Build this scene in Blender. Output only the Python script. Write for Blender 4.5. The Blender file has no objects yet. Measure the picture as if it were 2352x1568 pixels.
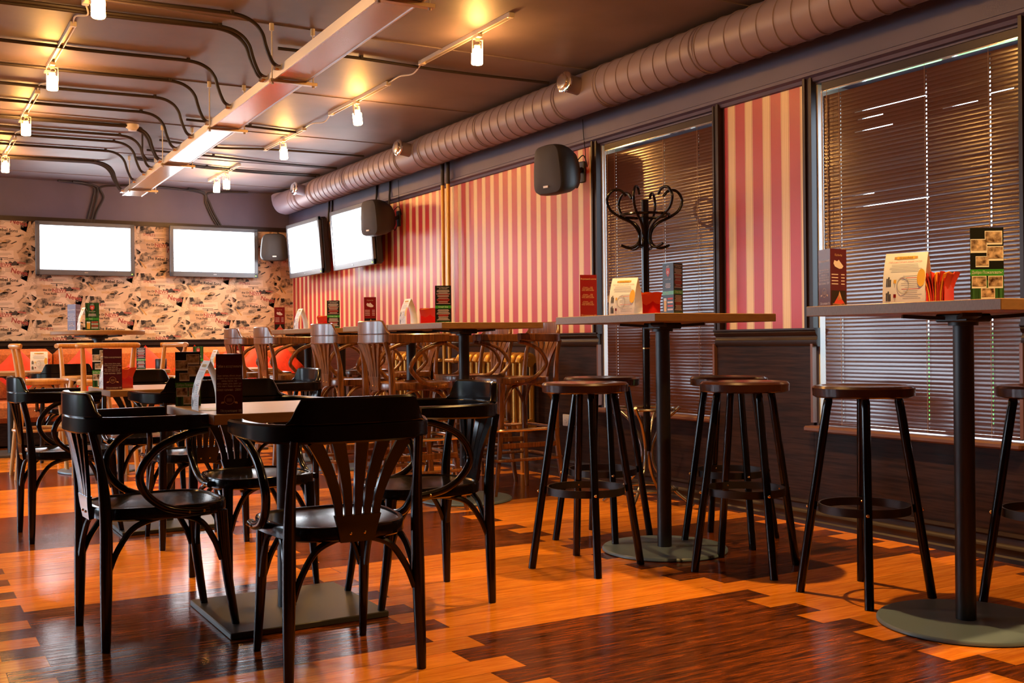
import bpy, bmesh, math, random
from mathutils import Vector, Matrix
random.seed(7)
PI = math.pi
SC = bpy.context.scene
COL = SC.collection
V = Vector
# ------------------------------------------------------------------ materials
MATS = {}
def srgb(h):
    c = [int(h[i:i + 2], 16) / 255 for i in (0, 2, 4)]
    return tuple((x / 12.92 if x <= .04045 else ((x + .055) / 1.055) ** 2.4) for x in c)
def mat(name, col, rough=.5, metal=0., coat=0., var=.0, scale=8., bump=0., stretch=(1, 1, 1), spec=.5, emit=None, estr=0., col2=None):
    m = bpy.data.materials.new(name); m.use_nodes = True
    nt = m.node_tree; n = nt.nodes; L = nt.links
    b = n['Principled BSDF']
    if isinstance(col, str): col = srgb(col)
    b.inputs['Base Color'].default_value = (*col, 1)
    b.inputs['Roughness'].default_value = rough
    b.inputs['Metallic'].default_value = metal
    b.inputs['Coat Weight'].default_value = coat
    b.inputs['Coat Roughness'].default_value = .12
    b.inputs['Specular IOR Level'].default_value = spec
    if emit:
        b.inputs['Emission Color'].default_value = (*emit, 1); b.inputs['Emission Strength'].default_value = estr
    if var or bump or col2:
        tc = n.new('ShaderNodeTexCoord'); mp = n.new('ShaderNodeMapping'); L.new(tc.outputs['Object'], mp.inputs[0])
        mp.inputs['Scale'].default_value = stretch
        nz = n.new('ShaderNodeTexNoise'); L.new(mp.outputs[0], nz.inputs[0]); nz.inputs['Scale'].default_value = scale; nz.inputs['Detail'].default_value = 5
        if var or col2:
            r = n.new('ShaderNodeValToRGB'); L.new(nz.outputs[0], r.inputs[0])
            if isinstance(col2, str): col2 = srgb(col2)
            lo = tuple(c * (1 - var) for c in col); hi = col2 or tuple(min(1, c * (1 + var)) for c in col)
            r.color_ramp.elements[0].color = (*lo, 1); r.color_ramp.elements[1].color = (*hi, 1)
            r.color_ramp.elements[0].position = .35; r.color_ramp.elements[1].position = .66
            L.new(r.outputs[0], b.inputs['Base Color'])
        if bump:
            bp = n.new('ShaderNodeBump'); bp.inputs['Strength'].default_value = bump; bp.inputs['Distance'].default_value = .01
            L.new(nz.outputs[0], bp.inputs['Height']); L.new(bp.outputs[0], b.inputs['Normal'])
    MATS[name] = m
    return m
def nodes(m): return m.node_tree.nodes, m.node_tree.links
def math_node(nt, op, a, b=None):
    q = nt.nodes.new('ShaderNodeMath'); q.operation = op
    for i, x in enumerate((a, b)):
        if x is None: continue
        if isinstance(x, (int, float)): q.inputs[i].default_value = x
        else: nt.links.new(x, q.inputs[i])
    return q.outputs[0]

mat('dark_lacquer', (.006, .0038, .0034), .17, coat=.0, spec=.36)
mat('bar_wood', (.17, .062, .018), .28, coat=.3, var=.45, scale=14, stretch=(6, 6, .7))
mat('light_wood', (.56, .27, .075), .33, coat=.15, var=.12, scale=20, stretch=(5, 5, .6))
mat('table_wood', (.33, .18, .072), .42, spec=.4, var=.10, scale=22, stretch=(1, 14, 4))
mat('black_metal', (.012, .012, .014), .42)
mat('base_metal', (.15, .22, .29), .34, bump=.03, scale=300)
mat('plate_metal', (.055, .052, .044), .42, bump=.03, scale=300)
mat('stool_seat', (.045, .014, .008), .24, coat=.5)
mat('brass', (.8, .55, .25), .25, 1.)
mat('chrome', (.85, .83, .8), .12, 1.)
mat('tray_metal', (.80, .79, .78), .2, 1., bump=.05, scale=6)
mat('tray_side', (.82, .81, .80), .42, 1., bump=.05, scale=6)
mat('white_metal', (.7, .66, .6), .4)
mat('ceiling_paint', (.15, .115, .13), .55, var=.18, scale=1.6, bump=.12)
mat('upper_paint', (.085, .068, .118), .5, var=.08, scale=3, bump=.06)
mat('duct_paint', (.205, .165, .225), .45, bump=.02, scale=30)
mat('conduit_paint', (.03, .022, .022), .5, spec=.35)
mat('wainscot_wood', (.028, .012, .007), .42, spec=.15, var=.5, scale=9, stretch=(1, .5, 9), bump=.05)
mat('trim_wood', (.024, .012, .009), .38, spec=.3)
mat('sill_wood', (.16, .07, .05), .4)
mat('gold_paint', (.55, .30, .07), .38, .75, bump=.08, scale=40)
mat('speaker_body', (.022, .019, .019), .5, bump=.05, scale=200)
mat('speaker_grille', (.030, .026, .026), .6, bump=.25, scale=500)
mat('tv_bezel', (.10, .11, .135), .3)
mat('tv_body', (.02, .016, .018), .45)
mat('tv_screen', (.9, .9, .95), .3, emit=(.86, .93, 1.), estr=8.5)
mat('tv_screen_off', (.35, .36, .38), .3, .8)
mat('led_green', (.4, .8, .1), .4, emit=(.5, 1, .1), estr=1.5)
mat('lamp_glass', (1, .8, .5), .3, emit=(1, .45, .11), estr=190)
mat('plastic_white', (.78, .74, .68), .4)
mat('sofa_fabric', (.50, .135, .025), .85, var=.2, scale=60, bump=.1)
mat('cushion_fabric', (.82, .05, .012), .8, var=.12, scale=30, bump=.08)
mat('blind_slat', (.085, .030, .017), .15, spec=.7)
mat('cord', (.45, .28, .16), .7)
mat('clear_plastic', (.75, .7, .65), .15)
mat('paper', (.82, .80, .76), .55)
mat('ink', (.05, .05, .055), .6)
mat('grey_ink', (.42, .41, .42), .6)
mat('card_purple', (.085, .012, .026), .33, spec=.35)
mat('card_red', (.20, .008, .010), .33, spec=.35)
mat('card_black', (.012, .013, .010), .33, spec=.35)
mat('card_green', (.03, .10, .03), .33, spec=.35, var=.7, scale=9, stretch=(14, 14, .5))
mat('green_band', (.05, .33, .04), .3)
mat('pale_text', (.72, .62, .62), .5)
mat('tan_text', (.60, .34, .20), .5)
mat('red_text', (.62, .06, .05), .5)
mat('photo_print', (.40, .13, .05), .3, var=.85, scale=55, col2=(.75, .55, .38))
mat('yellow_print', (.75, .42, .06), .4)
mat('napkin_red', (.62, .03, .015), .6)
mat('napkin_orange', (.85, .33, .03), .6)
mat('glass_red', (.60, .015, .012), .12, coat=.5)
mat('np_paper', (.62, .44, .29), .6, var=.06, scale=5)
mat('np_pale', (.70, .52, .37), .6)
mat('np_tan', (.52, .335, .20), .6)
mat('np_gold', (.50, .27, .08), .6)
mat('np_black', (.035, .024, .02), .6)
mat('np_red', (.32, .045, .035), .6)
mat('np_grey', (.36, .25, .17), .6)
mat('np_photo', (.05, .032, .024), .6, var=.4, scale=26, col2=(.50, .34, .21))
mat('window_frame', (.75, .74, .72), .35)
mat('foliage', (.10, .30, .05), .8, var=.6, scale=3)
mat('pavement', (.35, .35, .34), .8, var=.2, scale=2)
mat('rear_plaster', (.10, .065, .05), .6, var=.1, scale=2)

def glass_mat():
    m = bpy.data.materials.new('window_glass'); m.use_nodes = True; n, L = nodes(m); n.clear()
    o = n.new('ShaderNodeOutputMaterial'); mx = n.new('ShaderNodeMixShader'); t = n.new('ShaderNodeBsdfTransparent'); g = n.new('ShaderNodeBsdfGlossy'); f = n.new('ShaderNodeFresnel')
    g.inputs['Roughness'].default_value = .02; f.inputs[0].default_value = 1.35
    L.new(f.outputs[0], mx.inputs[0]); L.new(t.outputs[0], mx.inputs[1]); L.new(g.outputs[0], mx.inputs[2]); L.new(mx.outputs[0], o.inputs[0])
    MATS['window_glass'] = m
glass_mat()

def floor_mat():
    m = mat('floor_planks', (.5, .2, .05), .25); nt = m.node_tree; n, L = nodes(m); b = n['Principled BSDF']
    tc = n.new('ShaderNodeTexCoord'); sp = n.new('ShaderNodeSeparateXYZ'); L.new(tc.outputs['Object'], sp.inputs[0])
    X, Y = sp.outputs[0], sp.outputs[1]
    M = lambda op, a, b_=None: math_node(nt, op, a, b_)
    PW, PL = .131, 1.262
    rowf = M('DIVIDE', M('SUBTRACT', Y, 2.83), PW); row = M('FLOOR', rowf); rfr = M('SUBTRACT', rowf, row)
    odd = M('FLOORED_MODULO', row, 2.)
    xs = M('ADD', M('SUBTRACT', X, .425), M('MULTIPLY', odd, .127))
    colf = M('DIVIDE', xs, PL); col = M('FLOOR', colf); cfr = M('SUBTRACT', colf, col)
    # which block of planks is dark: blocks of nine to ten rows, chequered between neighbouring plank columns
    yb = M('ADD', M('ADD', M('MULTIPLY', M('ADD', row, .5), PW), 2.83 - 4.42), M('MULTIPLY', col, -.08))
    blk = M('FLOOR', M('DIVIDE', yb, 1.25))
    dark = M('FLOORED_MODULO', M('ADD', blk, col), 2.)
    # per plank tone
    cv = n.new('ShaderNodeCombineXYZ'); L.new(row, cv.inputs[0]); L.new(col, cv.inputs[1])
    wn = n.new('ShaderNodeTexWhiteNoise'); wn.noise_dimensions = '2D'; L.new(cv.outputs[0], wn.inputs[0])
    # grain
    mp = n.new('ShaderNodeMapping'); mp.inputs['Scale'].default_value = (1.6, 15, 1); L.new(tc.outputs['Object'], mp.inputs[0])
    ad = n.new('ShaderNodeVectorMath'); ad.operation = 'ADD'; L.new(mp.outputs[0], ad.inputs[0]); L.new(wn.outputs['Color'], ad.inputs[1])
    nz = n.new('ShaderNodeTexNoise'); nz.inputs['Scale'].default_value = 3.4; nz.inputs['Detail'].default_value = 8; nz.inputs['Roughness'].default_value = .62; nz.inputs['Distortion'].default_value = .5; L.new(ad.outputs[0], nz.inputs[0])
    rl = n.new('ShaderNodeValToRGB'); L.new(nz.outputs[0], rl.inputs[0])
    rl.color_ramp.elements[0].position = .3; rl.color_ramp.elements[0].color = (.62, .155, .008, 1); rl.color_ramp.elements[1].position = .62; rl.color_ramp.elements[1].color = (.84, .295, .026, 1)
    rd = n.new('ShaderNodeValToRGB'); L.new(nz.outputs[0], rd.inputs[0])
    rd.color_ramp.elements[0].position = .36; rd.color_ramp.elements[0].color = (.034, .010, .003, 1); rd.color_ramp.elements[1].position = .66; rd.color_ramp.elements[1].color = (.27, .062, .008, 1)
    mx = n.new('ShaderNodeMix'); mx.data_type = 'RGBA'; L.new(dark, mx.inputs[0]); L.new(rl.outputs[0], mx.inputs[6]); L.new(rd.outputs[0], mx.inputs[7])
    hs = n.new('ShaderNodeHueSaturation'); L.new(mx.outputs[2], hs.inputs['Color']); L.new(M('ADD', M('MULTIPLY', wn.outputs[0], .36), .82), hs.inputs['Value'])
    # seams
    e1 = M('LESS_THAN', M('ABSOLUTE', M('SUBTRACT', rfr, .5)), .487); e2 = M('LESS_THAN', M('ABSOLUTE', M('SUBTRACT', cfr, .5)), .4985)
    seam = M('MULTIPLY', e1, e2)
    dk = n.new('ShaderNodeMix'); dk.data_type = 'RGBA'; L.new(M('ADD', M('MULTIPLY', seam, .6), .4), dk.inputs[0]); dk.inputs[6].default_value = (.02, .008, .004, 1); L.new(hs.outputs[0], dk.inputs[7])
    L.new(dk.outputs[2], b.inputs['Base Color'])
    # hand-scraped ripple along the planks
    mp2 = n.new('ShaderNodeMapping'); mp2.inputs['Scale'].default_value = (2.2, 34, 1); L.new(tc.outputs['Object'], mp2.inputs[0])
    n2 = n.new('ShaderNodeTexNoise'); n2.inputs['Scale'].default_value = 1.6; n2.inputs['Detail'].default_value = 3; L.new(mp2.outputs[0], n2.inputs[0])
    h = M('ADD', M('MULTIPLY', n2.outputs[0], .35), M('MULTIPLY', seam, .25))
    bp = n.new('ShaderNodeBump'); bp.inputs['Strength'].default_value = .22; bp.inputs['Distance'].default_value = .012; L.new(h, bp.inputs['Height']); L.new(bp.outputs[0], b.inputs['Normal'])
    L.new(M('ADD', M('MULTIPLY', nz.outputs[0], .16), .10), b.inputs['Roughness'])
    b.inputs['Specular IOR Level'].default_value = .33
floor_mat()

def stripe_mat():
    m = mat('striped_wallpaper', (.5, .1, .1), .36, spec=.5); nt = m.node_tree; n, L = nodes(m); b = n['Principled BSDF']
    tc = n.new('ShaderNodeTexCoord'); sp = n.new('ShaderNodeSeparateXYZ'); L.new(tc.outputs['Object'], sp.inputs[0])
    M = lambda op, a, b_=None: math_node(nt, op, a, b_)
    P_ = .1445
    f = M('FLOORED_MODULO', M('SUBTRACT', 4.806, sp.outputs[1]), P_)       # 0..: cream first .066, then red
    cream = M('LESS_THAN', f, .064)
    # fine pinstripes inside the cream band
    pin = M('GREATER_THAN', M('SINE', M('MULTIPLY', f, 2 * PI / .0128)), .25)
    edge = M('ADD', M('LESS_THAN', M('ABSOLUTE', M('SUBTRACT', f, .005)), .0016), M('LESS_THAN', M('ABSOLUTE', M('SUBTRACT', f, .059)), .0016))
    c1 = n.new('ShaderNodeMix'); c1.data_type = 'RGBA'; L.new(pin, c1.inputs[0]); c1.inputs[6].default_value = (.82, .60, .33, 1); c1.inputs[7].default_value = (.72, .46, .21, 1)
    c2 = n.new('ShaderNodeMix'); c2.data_type = 'RGBA'; L.new(edge, c2.inputs[0]); L.new(c1.outputs[2], c2.inputs[6]); c2.inputs[7].default_value = (.45, .16, .09, 1)
    c3 = n.new('ShaderNodeMix'); c3.data_type = 'RGBA'; L.new(cream, c3.inputs[0]); c3.inputs[6].default_value = (.47, .036, .042, 1); L.new(c2.outputs[2], c3.inputs[7])
    L.new(c3.outputs[2], b.inputs['Base Color']); b.inputs['Roughness'].default_value = .36
stripe_mat()

# ------------------------------------------------------------------ mesh builder
def rotz(a): return Matrix.Rotation(a, 4, 'Z')
def rotx(a): return Matrix.Rotation(a, 4, 'X')
def roty(a): return Matrix.Rotation(a, 4, 'Y')
def tr(*p): return Matrix.Translation(V(p))
def smooth_path(pts, n=6, closed=False):
    pts = [V(p) for p in pts]; N = len(pts); out = []
    segs = N if closed else N - 1
    for i in range(segs):
        g = (lambda k: pts[k % N]) if closed else (lambda k: pts[min(max(k, 0), N - 1)])
        p0, p1, p2, p3 = g(i - 1), g(i), g(i + 1), g(i + 2)
        for j in range(n):
            t = j / n
            out.append(.5 * ((2 * p1) + (p2 - p0) * t + (2 * p0 - 5 * p1 + 4 * p2 - p3) * t * t + (3 * p1 - p0 - 3 * p2 + p3) * t ** 3))
    if not closed: out.append(pts[-1])
    return out
class MB:
    def __init__(s): s.bm = bmesh.new(); s.mi = 0; s.M = Matrix.Identity(4); s.mats = []
    def use(s, name):
        if name not in s.mats: s.mats.append(name)
        s.mi = s.mats.index(name); return s
    def v(s, p): return s.bm.verts.new(s.M @ V(p))
    def f(s, vs, smooth=False):
        try: q = s.bm.faces.new(vs)
        except ValueError: return
        q.material_index = s.mi; q.smooth = smooth
    def box(s, c, d, m=None, bev=0.):
        x, y, z = [k / 2 for k in d]; m = m or Matrix.Identity(4); c = V(c)
        if bev <= 0:
            vs = [s.v(c + (m @ V((a * x, b * y, e * z)))) for a in (-1, 1) for b in (-1, 1) for e in (-1, 1)]
            for q in ((0, 1, 3, 2), (4, 6, 7, 5), (0, 4, 5, 1), (2, 3, 7, 6), (0, 2, 6, 4), (1, 5, 7, 3)): s.f([vs[i] for i in q])
            return s
        b = min(bev, x * .99, y * .99, z * .99)
        rings = []
        for zz, ins in ((-z, b), (-z + b, 0), (z - b, 0), (z, b)):
            xx, yy = x - ins, y - ins; k = b if ins == 0 else b * .3
            ring = [(-xx + k, -yy), (xx - k, -yy), (xx, -yy + k), (xx, yy - k), (xx - k, yy), (-xx + k, yy), (-xx, yy - k), (-xx, -yy + k)]
            rings.append([s.v(c + (m @ V((p[0], p[1], zz)))) for p in ring])
        s.loft(rings, True, True, True, smooth=False)
        return s
    def loft(s, rings, closed=True, cap0=True, cap1=True, smooth=True):
        for a, b in zip(rings, rings[1:]):
            n = len(a); R = range(n) if closed else range(n - 1)
            for i in R: s.f([a[i], a[(i + 1) % n], b[(i + 1) % n], b[i]], smooth)
        if cap0: s.f(list(reversed(rings[0])))
        if cap1: s.f(rings[-1])
        return s
    def tube(s, pts, r, n=10, sm=6, closed=False, raw=False, sx=1.):
        P = [V(p) for p in pts] if raw else smooth_path(pts, sm, closed); N = len(P)
        rr = r if callable(r) else ((lambda t: r) if not isinstance(r, (list, tuple)) else (lambda t: r[0] + (r[1] - r[0]) * t))
        T = [(P[(i + 1) % N] - P[i - 1]) if closed else (P[min(i + 1, N - 1)] - P[max(i - 1, 0)]) for i in range(N)]
        T = [t.normalized() if t.length > 1e-9 else V((0, 0, 1)) for t in T]
        a = V((0, 0, 1)) if abs(T[0].z) < .9 else V((1, 0, 0)); nrm = (a - T[0] * a.dot(T[0])).normalized(); rings = []
        for i in range(N):
            nrm = (nrm - T[i] * nrm.dot(T[i])).normalized(); bi = T[i].cross(nrm); R = rr(i / max(1, N - 1))
            rings.append([s.v(P[i] + (nrm * math.cos(2 * PI * k / n) * sx + bi * math.sin(2 * PI * k / n)) * R) for k in range(n)])
        if closed: rings.append(rings[0]); s.loft(rings, True, False, False)
        else: s.loft(rings)
        return s
    def cyl(s, a, b, r0, r1=None, n=20): return s.tube([a, b], [r0, r0 if r1 is None else r1], n, raw=True)
    def lathe(s, prof, n=32, c=(0, 0, 0)):
        c = V(c); rings = [[s.v(c + V((r * math.cos(2 * PI * k / n), r * math.sin(2 * PI * k / n), z))) for k in range(n)] for r, z in prof]
        return s.loft(rings)
    def strip(s, path, w, z0, z1):
        """vertical ribbon of width w swept along a plan path; z0/z1 may vary along it"""
        N = len(path); rings = []
        for i, p in enumerate(path):
            p = V(p); t = (V(path[min(i + 1, N - 1)]) - V(path[max(i - 1, 0)])); t.z = 0; t.normalize(); nn = V((-t.y, t.x, 0)); u = i / (N - 1)
            a = z0(u) if callable(z0) else z0; b = z1(u) if callable(z1) else z1; ww = (w(u) if callable(w) else w) / 2; k = min(.006, ww * .6, (b - a) * .35)
            sec = [(-ww + k, a), (ww - k, a), (ww, a + k), (ww, b - k), (ww - k, b), (-ww + k, b), (-ww, b - k), (-ww, a + k)]
            rings.append([s.v(V((p.x, p.y, 0)) + nn * q[0] + V((0, 0, q[1]))) for q in sec])
        return s.loft(rings, smooth=True)
    def slat(s, pts, hw, th, nrm=(0, 1, 0)):
        """flat slat along pts, half width(s) hw in the cross direction, thickness th along nrm"""
        N = len(pts); rings = []; nrm = V(nrm)
        for i, p in enumerate(pts):
            p = V(p); t = V(pts[min(i + 1, N - 1)]) - V(pts[max(i - 1, 0)]); x = t.cross(nrm).normalized(); y = x.cross(t).normalized(); h = hw(i / (N - 1)) if callable(hw) else hw
            rings.append([s.v(p + x * a * h + y * b * th / 2) for a, b in ((-1, -1), (1, -1), (1, 1), (-1, 1))])
        return s.loft(rings, smooth=False)
    def quad(s, o, u, w):
        o, u, w = V(o), V(u), V(w); s.f([s.v(o), s.v(o + u), s.v(o + u + w), s.v(o + w)]); return s
    def sheet(s, grid, th=0., smooth=True):
        g = [[s.v(p) for p in row] for row in grid]
        for a, b in zip(g, g[1:]):
            for i in range(len(a) - 1): s.f([a[i], a[i + 1], b[i + 1], b[i]], smooth)
        return s
    def prism(s, poly, z0, z1):
        a = [s.v((x, y, z0)) for x, y in poly]; b = [s.v((x, y, z1)) for x, y in poly]
        return s.loft([a, b], smooth=False)
    def text(s, string, M4, size, bold=0.):
        tp = text_mesh(string, bold)
        if tp is None: return s
        verts, faces = tp[:2]
        vs = [s.v(M4 @ V((p[0] * size, p[1] * size, 0))) for p in verts]
        for q in faces: s.f([vs[i] for i in q])
        return s
    def mesh(s, name):
        me = bpy.data.meshes.new(name); s.bm.normal_update(); s.bm.to_mesh(me); s.bm.free()
        for k in s.mats: me.materials.append(MATS[k])
        me.set_sharp_from_angle(angle=math.radians(40))
        return me
    def build(s, name, m=None, parent=None, fix=True):
        if fix and len(s.bm.faces) < 60000: bmesh.ops.recalc_face_normals(s.bm, faces=s.bm.faces)
        me = s.mesh(name)
        if m: me.materials.clear(); me.materials.append(MATS[m])
        o = bpy.data.objects.new(name, me); COL.objects.link(o)
        if parent: o.parent = parent
        return o
_TX = {}
def text_mesh(string, bold=0.):
    """flat centred lettering of unit size as (verts, faces)"""
    if (string, bold) in _TX: return _TX[string, bold]
    cu = bpy.data.curves.new('lettering', 'FONT'); cu.body = string; cu.size = 1; cu.align_x = 'CENTER'; cu.align_y = 'CENTER'; cu.resolution_u = 2; cu.offset = bold
    o = bpy.data.objects.new('lettering', cu); COL.objects.link(o)
    dg = bpy.context.evaluated_depsgraph_get(); me = bpy.data.meshes.new_from_object(o.evaluated_get(dg))
    r = ([tuple(v.co) for v in me.vertices], [tuple(p.vertices) for p in me.polygons])
    bpy.data.objects.remove(o); bpy.data.curves.remove(cu); bpy.data.meshes.remove(me)
    _TX[string, bold] = r
    return r
def tag(o, label=None, cat=None, group=None, kind=None):
    if label: o['label'] = label
    if cat: o['category'] = cat
    if group: o['group'] = group
    if kind: o['kind'] = kind
    return o
def thing(name, label, cat, loc=(0, 0, 0), rz=0, group=None):
    o = bpy.data.objects.new(name, None); COL.objects.link(o); o.location = loc; o.rotation_euler = (0, 0, rz); o.empty_display_size = .1
    return tag(o, label, cat, group)
def struct(o): o['kind'] = 'structure'; return o
def dup(root, loc, rz, label, group=None):
    r = root.copy(); COL.objects.link(r); r.location = loc; r.rotation_euler = (0, 0, rz); r['label'] = label
    if group: r['group'] = group
    for ch in list(root.children):
        c = ch.copy(); COL.objects.link(c); c.parent = r
        for g in list(ch.children):
            d = g.copy(); COL.objects.link(d); d.parent = c
    return r

# ------------------------------------------------------------------ room shell
WX, BY, CZ = 4.286, 12.717, 2.82          # right wall, back wall, ceiling
LX, FY = -4.6, -3.2                        # left wall, wall behind
ZB = (1.08, 2.35); W1 = (4.93, 6.12); W2 = (2.92, 4.12); WZ = (.535, 2.335)
def boxo(name, lo, hi, m, parent=None, bev=0.):
    b = MB(); lo, hi = V(lo), V(hi); b.box((lo + hi) / 2, hi - lo, bev=bev); return b.build(name, m, parent)
struct(boxo('floor', (LX - .1, FY - .1, -.1), (WX + .36, BY + .15, 0), 'floor_planks'))
cb = MB(); cb.use('ceiling_paint')
struct(boxo('ceiling', (LX - .1, FY - .1, CZ), (WX + .36, BY + .15, CZ + .12), 'ceiling_paint'))
# shallow joints between the ceiling panels
b = MB()
for y in [-1.8 + 1.55 * k for k in range(10)]: b.box((-.1, y, CZ - .003), (WX - LX - .1, .022, .006))
struct(b.build('trim_1', 'ceiling_paint'))
# right wall with two window openings
b = MB()
def wall_piece(y0, y1, z0, z1): b.box((WX + .18, (y0 + y1) / 2, (z0 + z1) / 2), (.36, y1 - y0, z1 - z0))
for y0, y1 in ((FY, W2[0]), (W2[1], W1[0]), (W1[1], BY)): wall_piece(y0, y1, 0, CZ)
for w in (W1, W2): wall_piece(w[0], w[1], 0, WZ[0] - .03); wall_piece(w[0], w[1], WZ[1] + .02, CZ)
wall_right = struct(b.build('wall_right', 'upper_paint'))
# striped paper on the three panels of the right wall
b = MB()
for y0, y1 in ((6.185, 8.34), (8.34, BY - .003), (4.175, 4.835), (-1.5, 2.85)): b.box((WX - .002, (y0 + y1) / 2, 1.70), (.004, y1 - y0, 1.36))
b.build('striped_wallpaper', 'striped_wallpaper', wall_right)
# protruding painted band under the ceiling and the moulding below it
b = MB(); b.box((WX - .02, (FY + BY) / 2, (2.40 + CZ) / 2), (.04, BY - FY, CZ - 2.40)); b.build('upper_band', 'upper_paint', wall_right)
def yprofile(name, prof, y0, y1, m, parent=None):
    bb = MB(); a = [bb.v((x, y0, z)) for x, z in prof]; c = [bb.v((x, y1, z)) for x, z in prof]; bb.loft([a, c], smooth=False); return bb.build(name, m, parent)
x = WX
struct(yprofile('trim_2', [(x - .002, 2.365), (x - .022, 2.368), (x - .03, 2.385), (x - .052, 2.395), (x - .052, 2.412), (x - .044, 2.418), (x - .044, 2.43), (x - .002, 2.43)], FY, BY, 'upper_paint'))
# dark panelling and chair rail of the right wall
CAP = [(x - .001, .955), (x - .022, .958), (x - .03, .972), (x - .03, .99), (x - .024, .996), (x - .022, 1.012), (x - .034, 1.024), (x - .038, 1.034), (x - .036, 1.04), (x - .045, 1.046), (x - .045, 1.055), (x - .001, 1.055)]
b = MB()
for y0, y1, z1 in ((FY, 2.885, .96), (2.885, 4.135, WZ[0] - .032), (4.135, 4.905, .96), (4.905, 6.145, WZ[0] - .032), (6.145, BY, .96)): b.box((x - .009, (y0 + y1) / 2, z1 / 2 + .05), (.016, y1 - y0 - .002, z1 - .1 + .0))
struct(b.build('trim_3', 'wainscot_wood'))
for k, (y0, y1) in enumerate(((FY, 2.91), (4.10, 4.91), (6.13, BY))): struct(yprofile('trim_%d' % (4 + k), CAP, y0, y1, 'trim_wood'))
BASEP = [(x - .002, 0), (x - .035, 0), (x - .035, .02), (x - .028, .028), (x - .028, .045), (x - .034, .06), (x - .028, .075), (x - .02, .08), (x - .02, .105), (x - .03, .115), (x - .024, .13), (x - .002, .135)]
struct(yprofile('baseboard_right', BASEP, FY, BY, 'trim_wood'))
# window casings
CAS = MB()
def casing(y, side):
    for dx, wd, off in ((.03, .055, .0), (.042, .018, .02), (.036, .014, -.022)): CAS.box((x - dx / 2 + .0, y + off * side, 1.73), (dx, wd if off == 0 else wd, 1.37))
for y, s_ in ((2.875, 1), (4.145, 1), (4.88, -1), (6.15, 1)): casing(y, s_)
struct(CAS.build('trim_7', 'trim_wood'))
b = MB()
for w in (W1, W2):
    b.box((x - .02, w[1] + .012, .76), (.03, .016, .42)); b.box((x - .02, w[0] - .012, .76), (.03, .016, .42))
struct(b.build('trim_8', 'sill_wood'))
# back wall: paint above, news print below
b = MB(); BWN = (-2.75, -.35)
for x0, x1, z0, z1 in ((LX - .1, BWN[0], 0, CZ), (BWN[1], WX + .14, 0, CZ), (BWN[0], BWN[1], 0, ZB[0]), (BWN[0], BWN[1], ZB[1], CZ)): b.box(((x0 + x1) / 2, BY + .07, (z0 + z1) / 2), (x1 - x0, .14, z1 - z0))
wall_back = struct(b.build('wall_back', 'upper_paint'))
b = MB(); b.box(((LX + WX) / 2, BY - .012, 2.385), (WX - LX, .024, .05)); b.box(((LX + WX) / 2, BY - .02, 1.025), (WX - LX, .04, .05)); b.box(((LX + WX) / 2, BY - .03, 1.05), (WX - LX, .06, .018), bev=.006)
struct(b.build('trim_9', 'trim_wood'))
boxo('wainscot_panel', (LX, BY - .014, .1), (WX, BY, 1.0), 'wainscot_wood', wall_back)
struct(boxo('baseboard_back', (LX, BY - .03, 0), (WX - .04, BY, .12), 'trim_wood'))
# left wall with tall windows, and the wall behind the viewer
b = MB(); LW = ((6.3, 8.9), (9.6, 12.45)); ZL = (.6, 2.5)
def lp(y0, y1, z0, z1): b.box((LX - .08, (y0 + y1) / 2, (z0 + z1) / 2), (.16, y1 - y0, z1 - z0))
ys = [FY] + [k for w in LW for k in w] + [BY]
for i in range(0, len(ys), 2): lp(ys[i], ys[i + 1], 0, CZ)
for w in LW: lp(w[0], w[1], 0, ZL[0]); lp(w[0], w[1], ZL[1], CZ)
struct(b.build('wall_left', 'rear_plaster'))
struct(boxo('wall_front', (LX - .1, FY - .14, 0), (WX + .14, FY, CZ), 'rear_plaster'))
def window_unit(name, c, axis, w, z0, z1, mull):
    """white framed window in a wall opening; axis 'y' = runs along y"""
    b = MB(); t = .06
    def bx(u0, u1, za, zb, d=.05):
        if axis == 'y': b.box((c[0], c[1] + (u0 + u1) / 2, (za + zb) / 2), (d, u1 - u0, zb - za), bev=.006)
        else: b.box((c[0] + (u0 + u1) / 2, c[1], (za + zb) / 2), (u1 - u0, d, zb - za), bev=.006)
    bx(-w / 2, w / 2, z0, z0 + t); bx(-w / 2, w / 2, z1 - t, z1); bx(-w / 2, -w / 2 + t, z0 + t, z1 - t); bx(w / 2 - t, w / 2, z0 + t, z1 - t)
    for m_ in mull: bx(m_ - t / 2, m_ + t / 2, z0 + t, z1 - t)
    o = struct(b.build(name, 'window_frame'))
    g = MB()
    if axis == 'y': g.quad((c[0], c[1] - w / 2 + t, z0 + t), (0, w - 2 * t, 0), (0, 0, z1 - z0 - 2 * t))
    else: g.quad((c[0] - w / 2 + t, c[1], z0 + t), (w - 2 * t, 0, 0), (0, 0, z1 - z0 - 2 * t))
    g.build('glass_pane', 'window_glass', o)
    return o
window_unit('window_1', (WX + .31, sum(W1) / 2, 0), 'y', W1[1] - W1[0], WZ[0] - .03, WZ[1] + .02, [0])
window_unit('window_2', (WX + .31, sum(W2) / 2, 0), 'y', W2[1] - W2[0], WZ[0] - .03, WZ[1] + .02, [0])
for k, w in enumerate(LW): window_unit('window_%d' % (3 + k), (LX - .1, sum(w) / 2, 0), 'y', w[1] - w[0], *ZL, [-.45, .45])
window_unit('window_6', (sum(BWN) / 2, BY + .09, 0), 'x', BWN[1] - BWN[0], ZB[0], ZB[1], [-.4, .4])
b = MB()
for w in (W1, W2): b.box((x + .12, sum(w) / 2, WZ[0] - .016), (.40, w[1] - w[0] + .07, .03), bev=.008)
struct(b.build('trim_10', 'sill_wood'))
b = MB()
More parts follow.
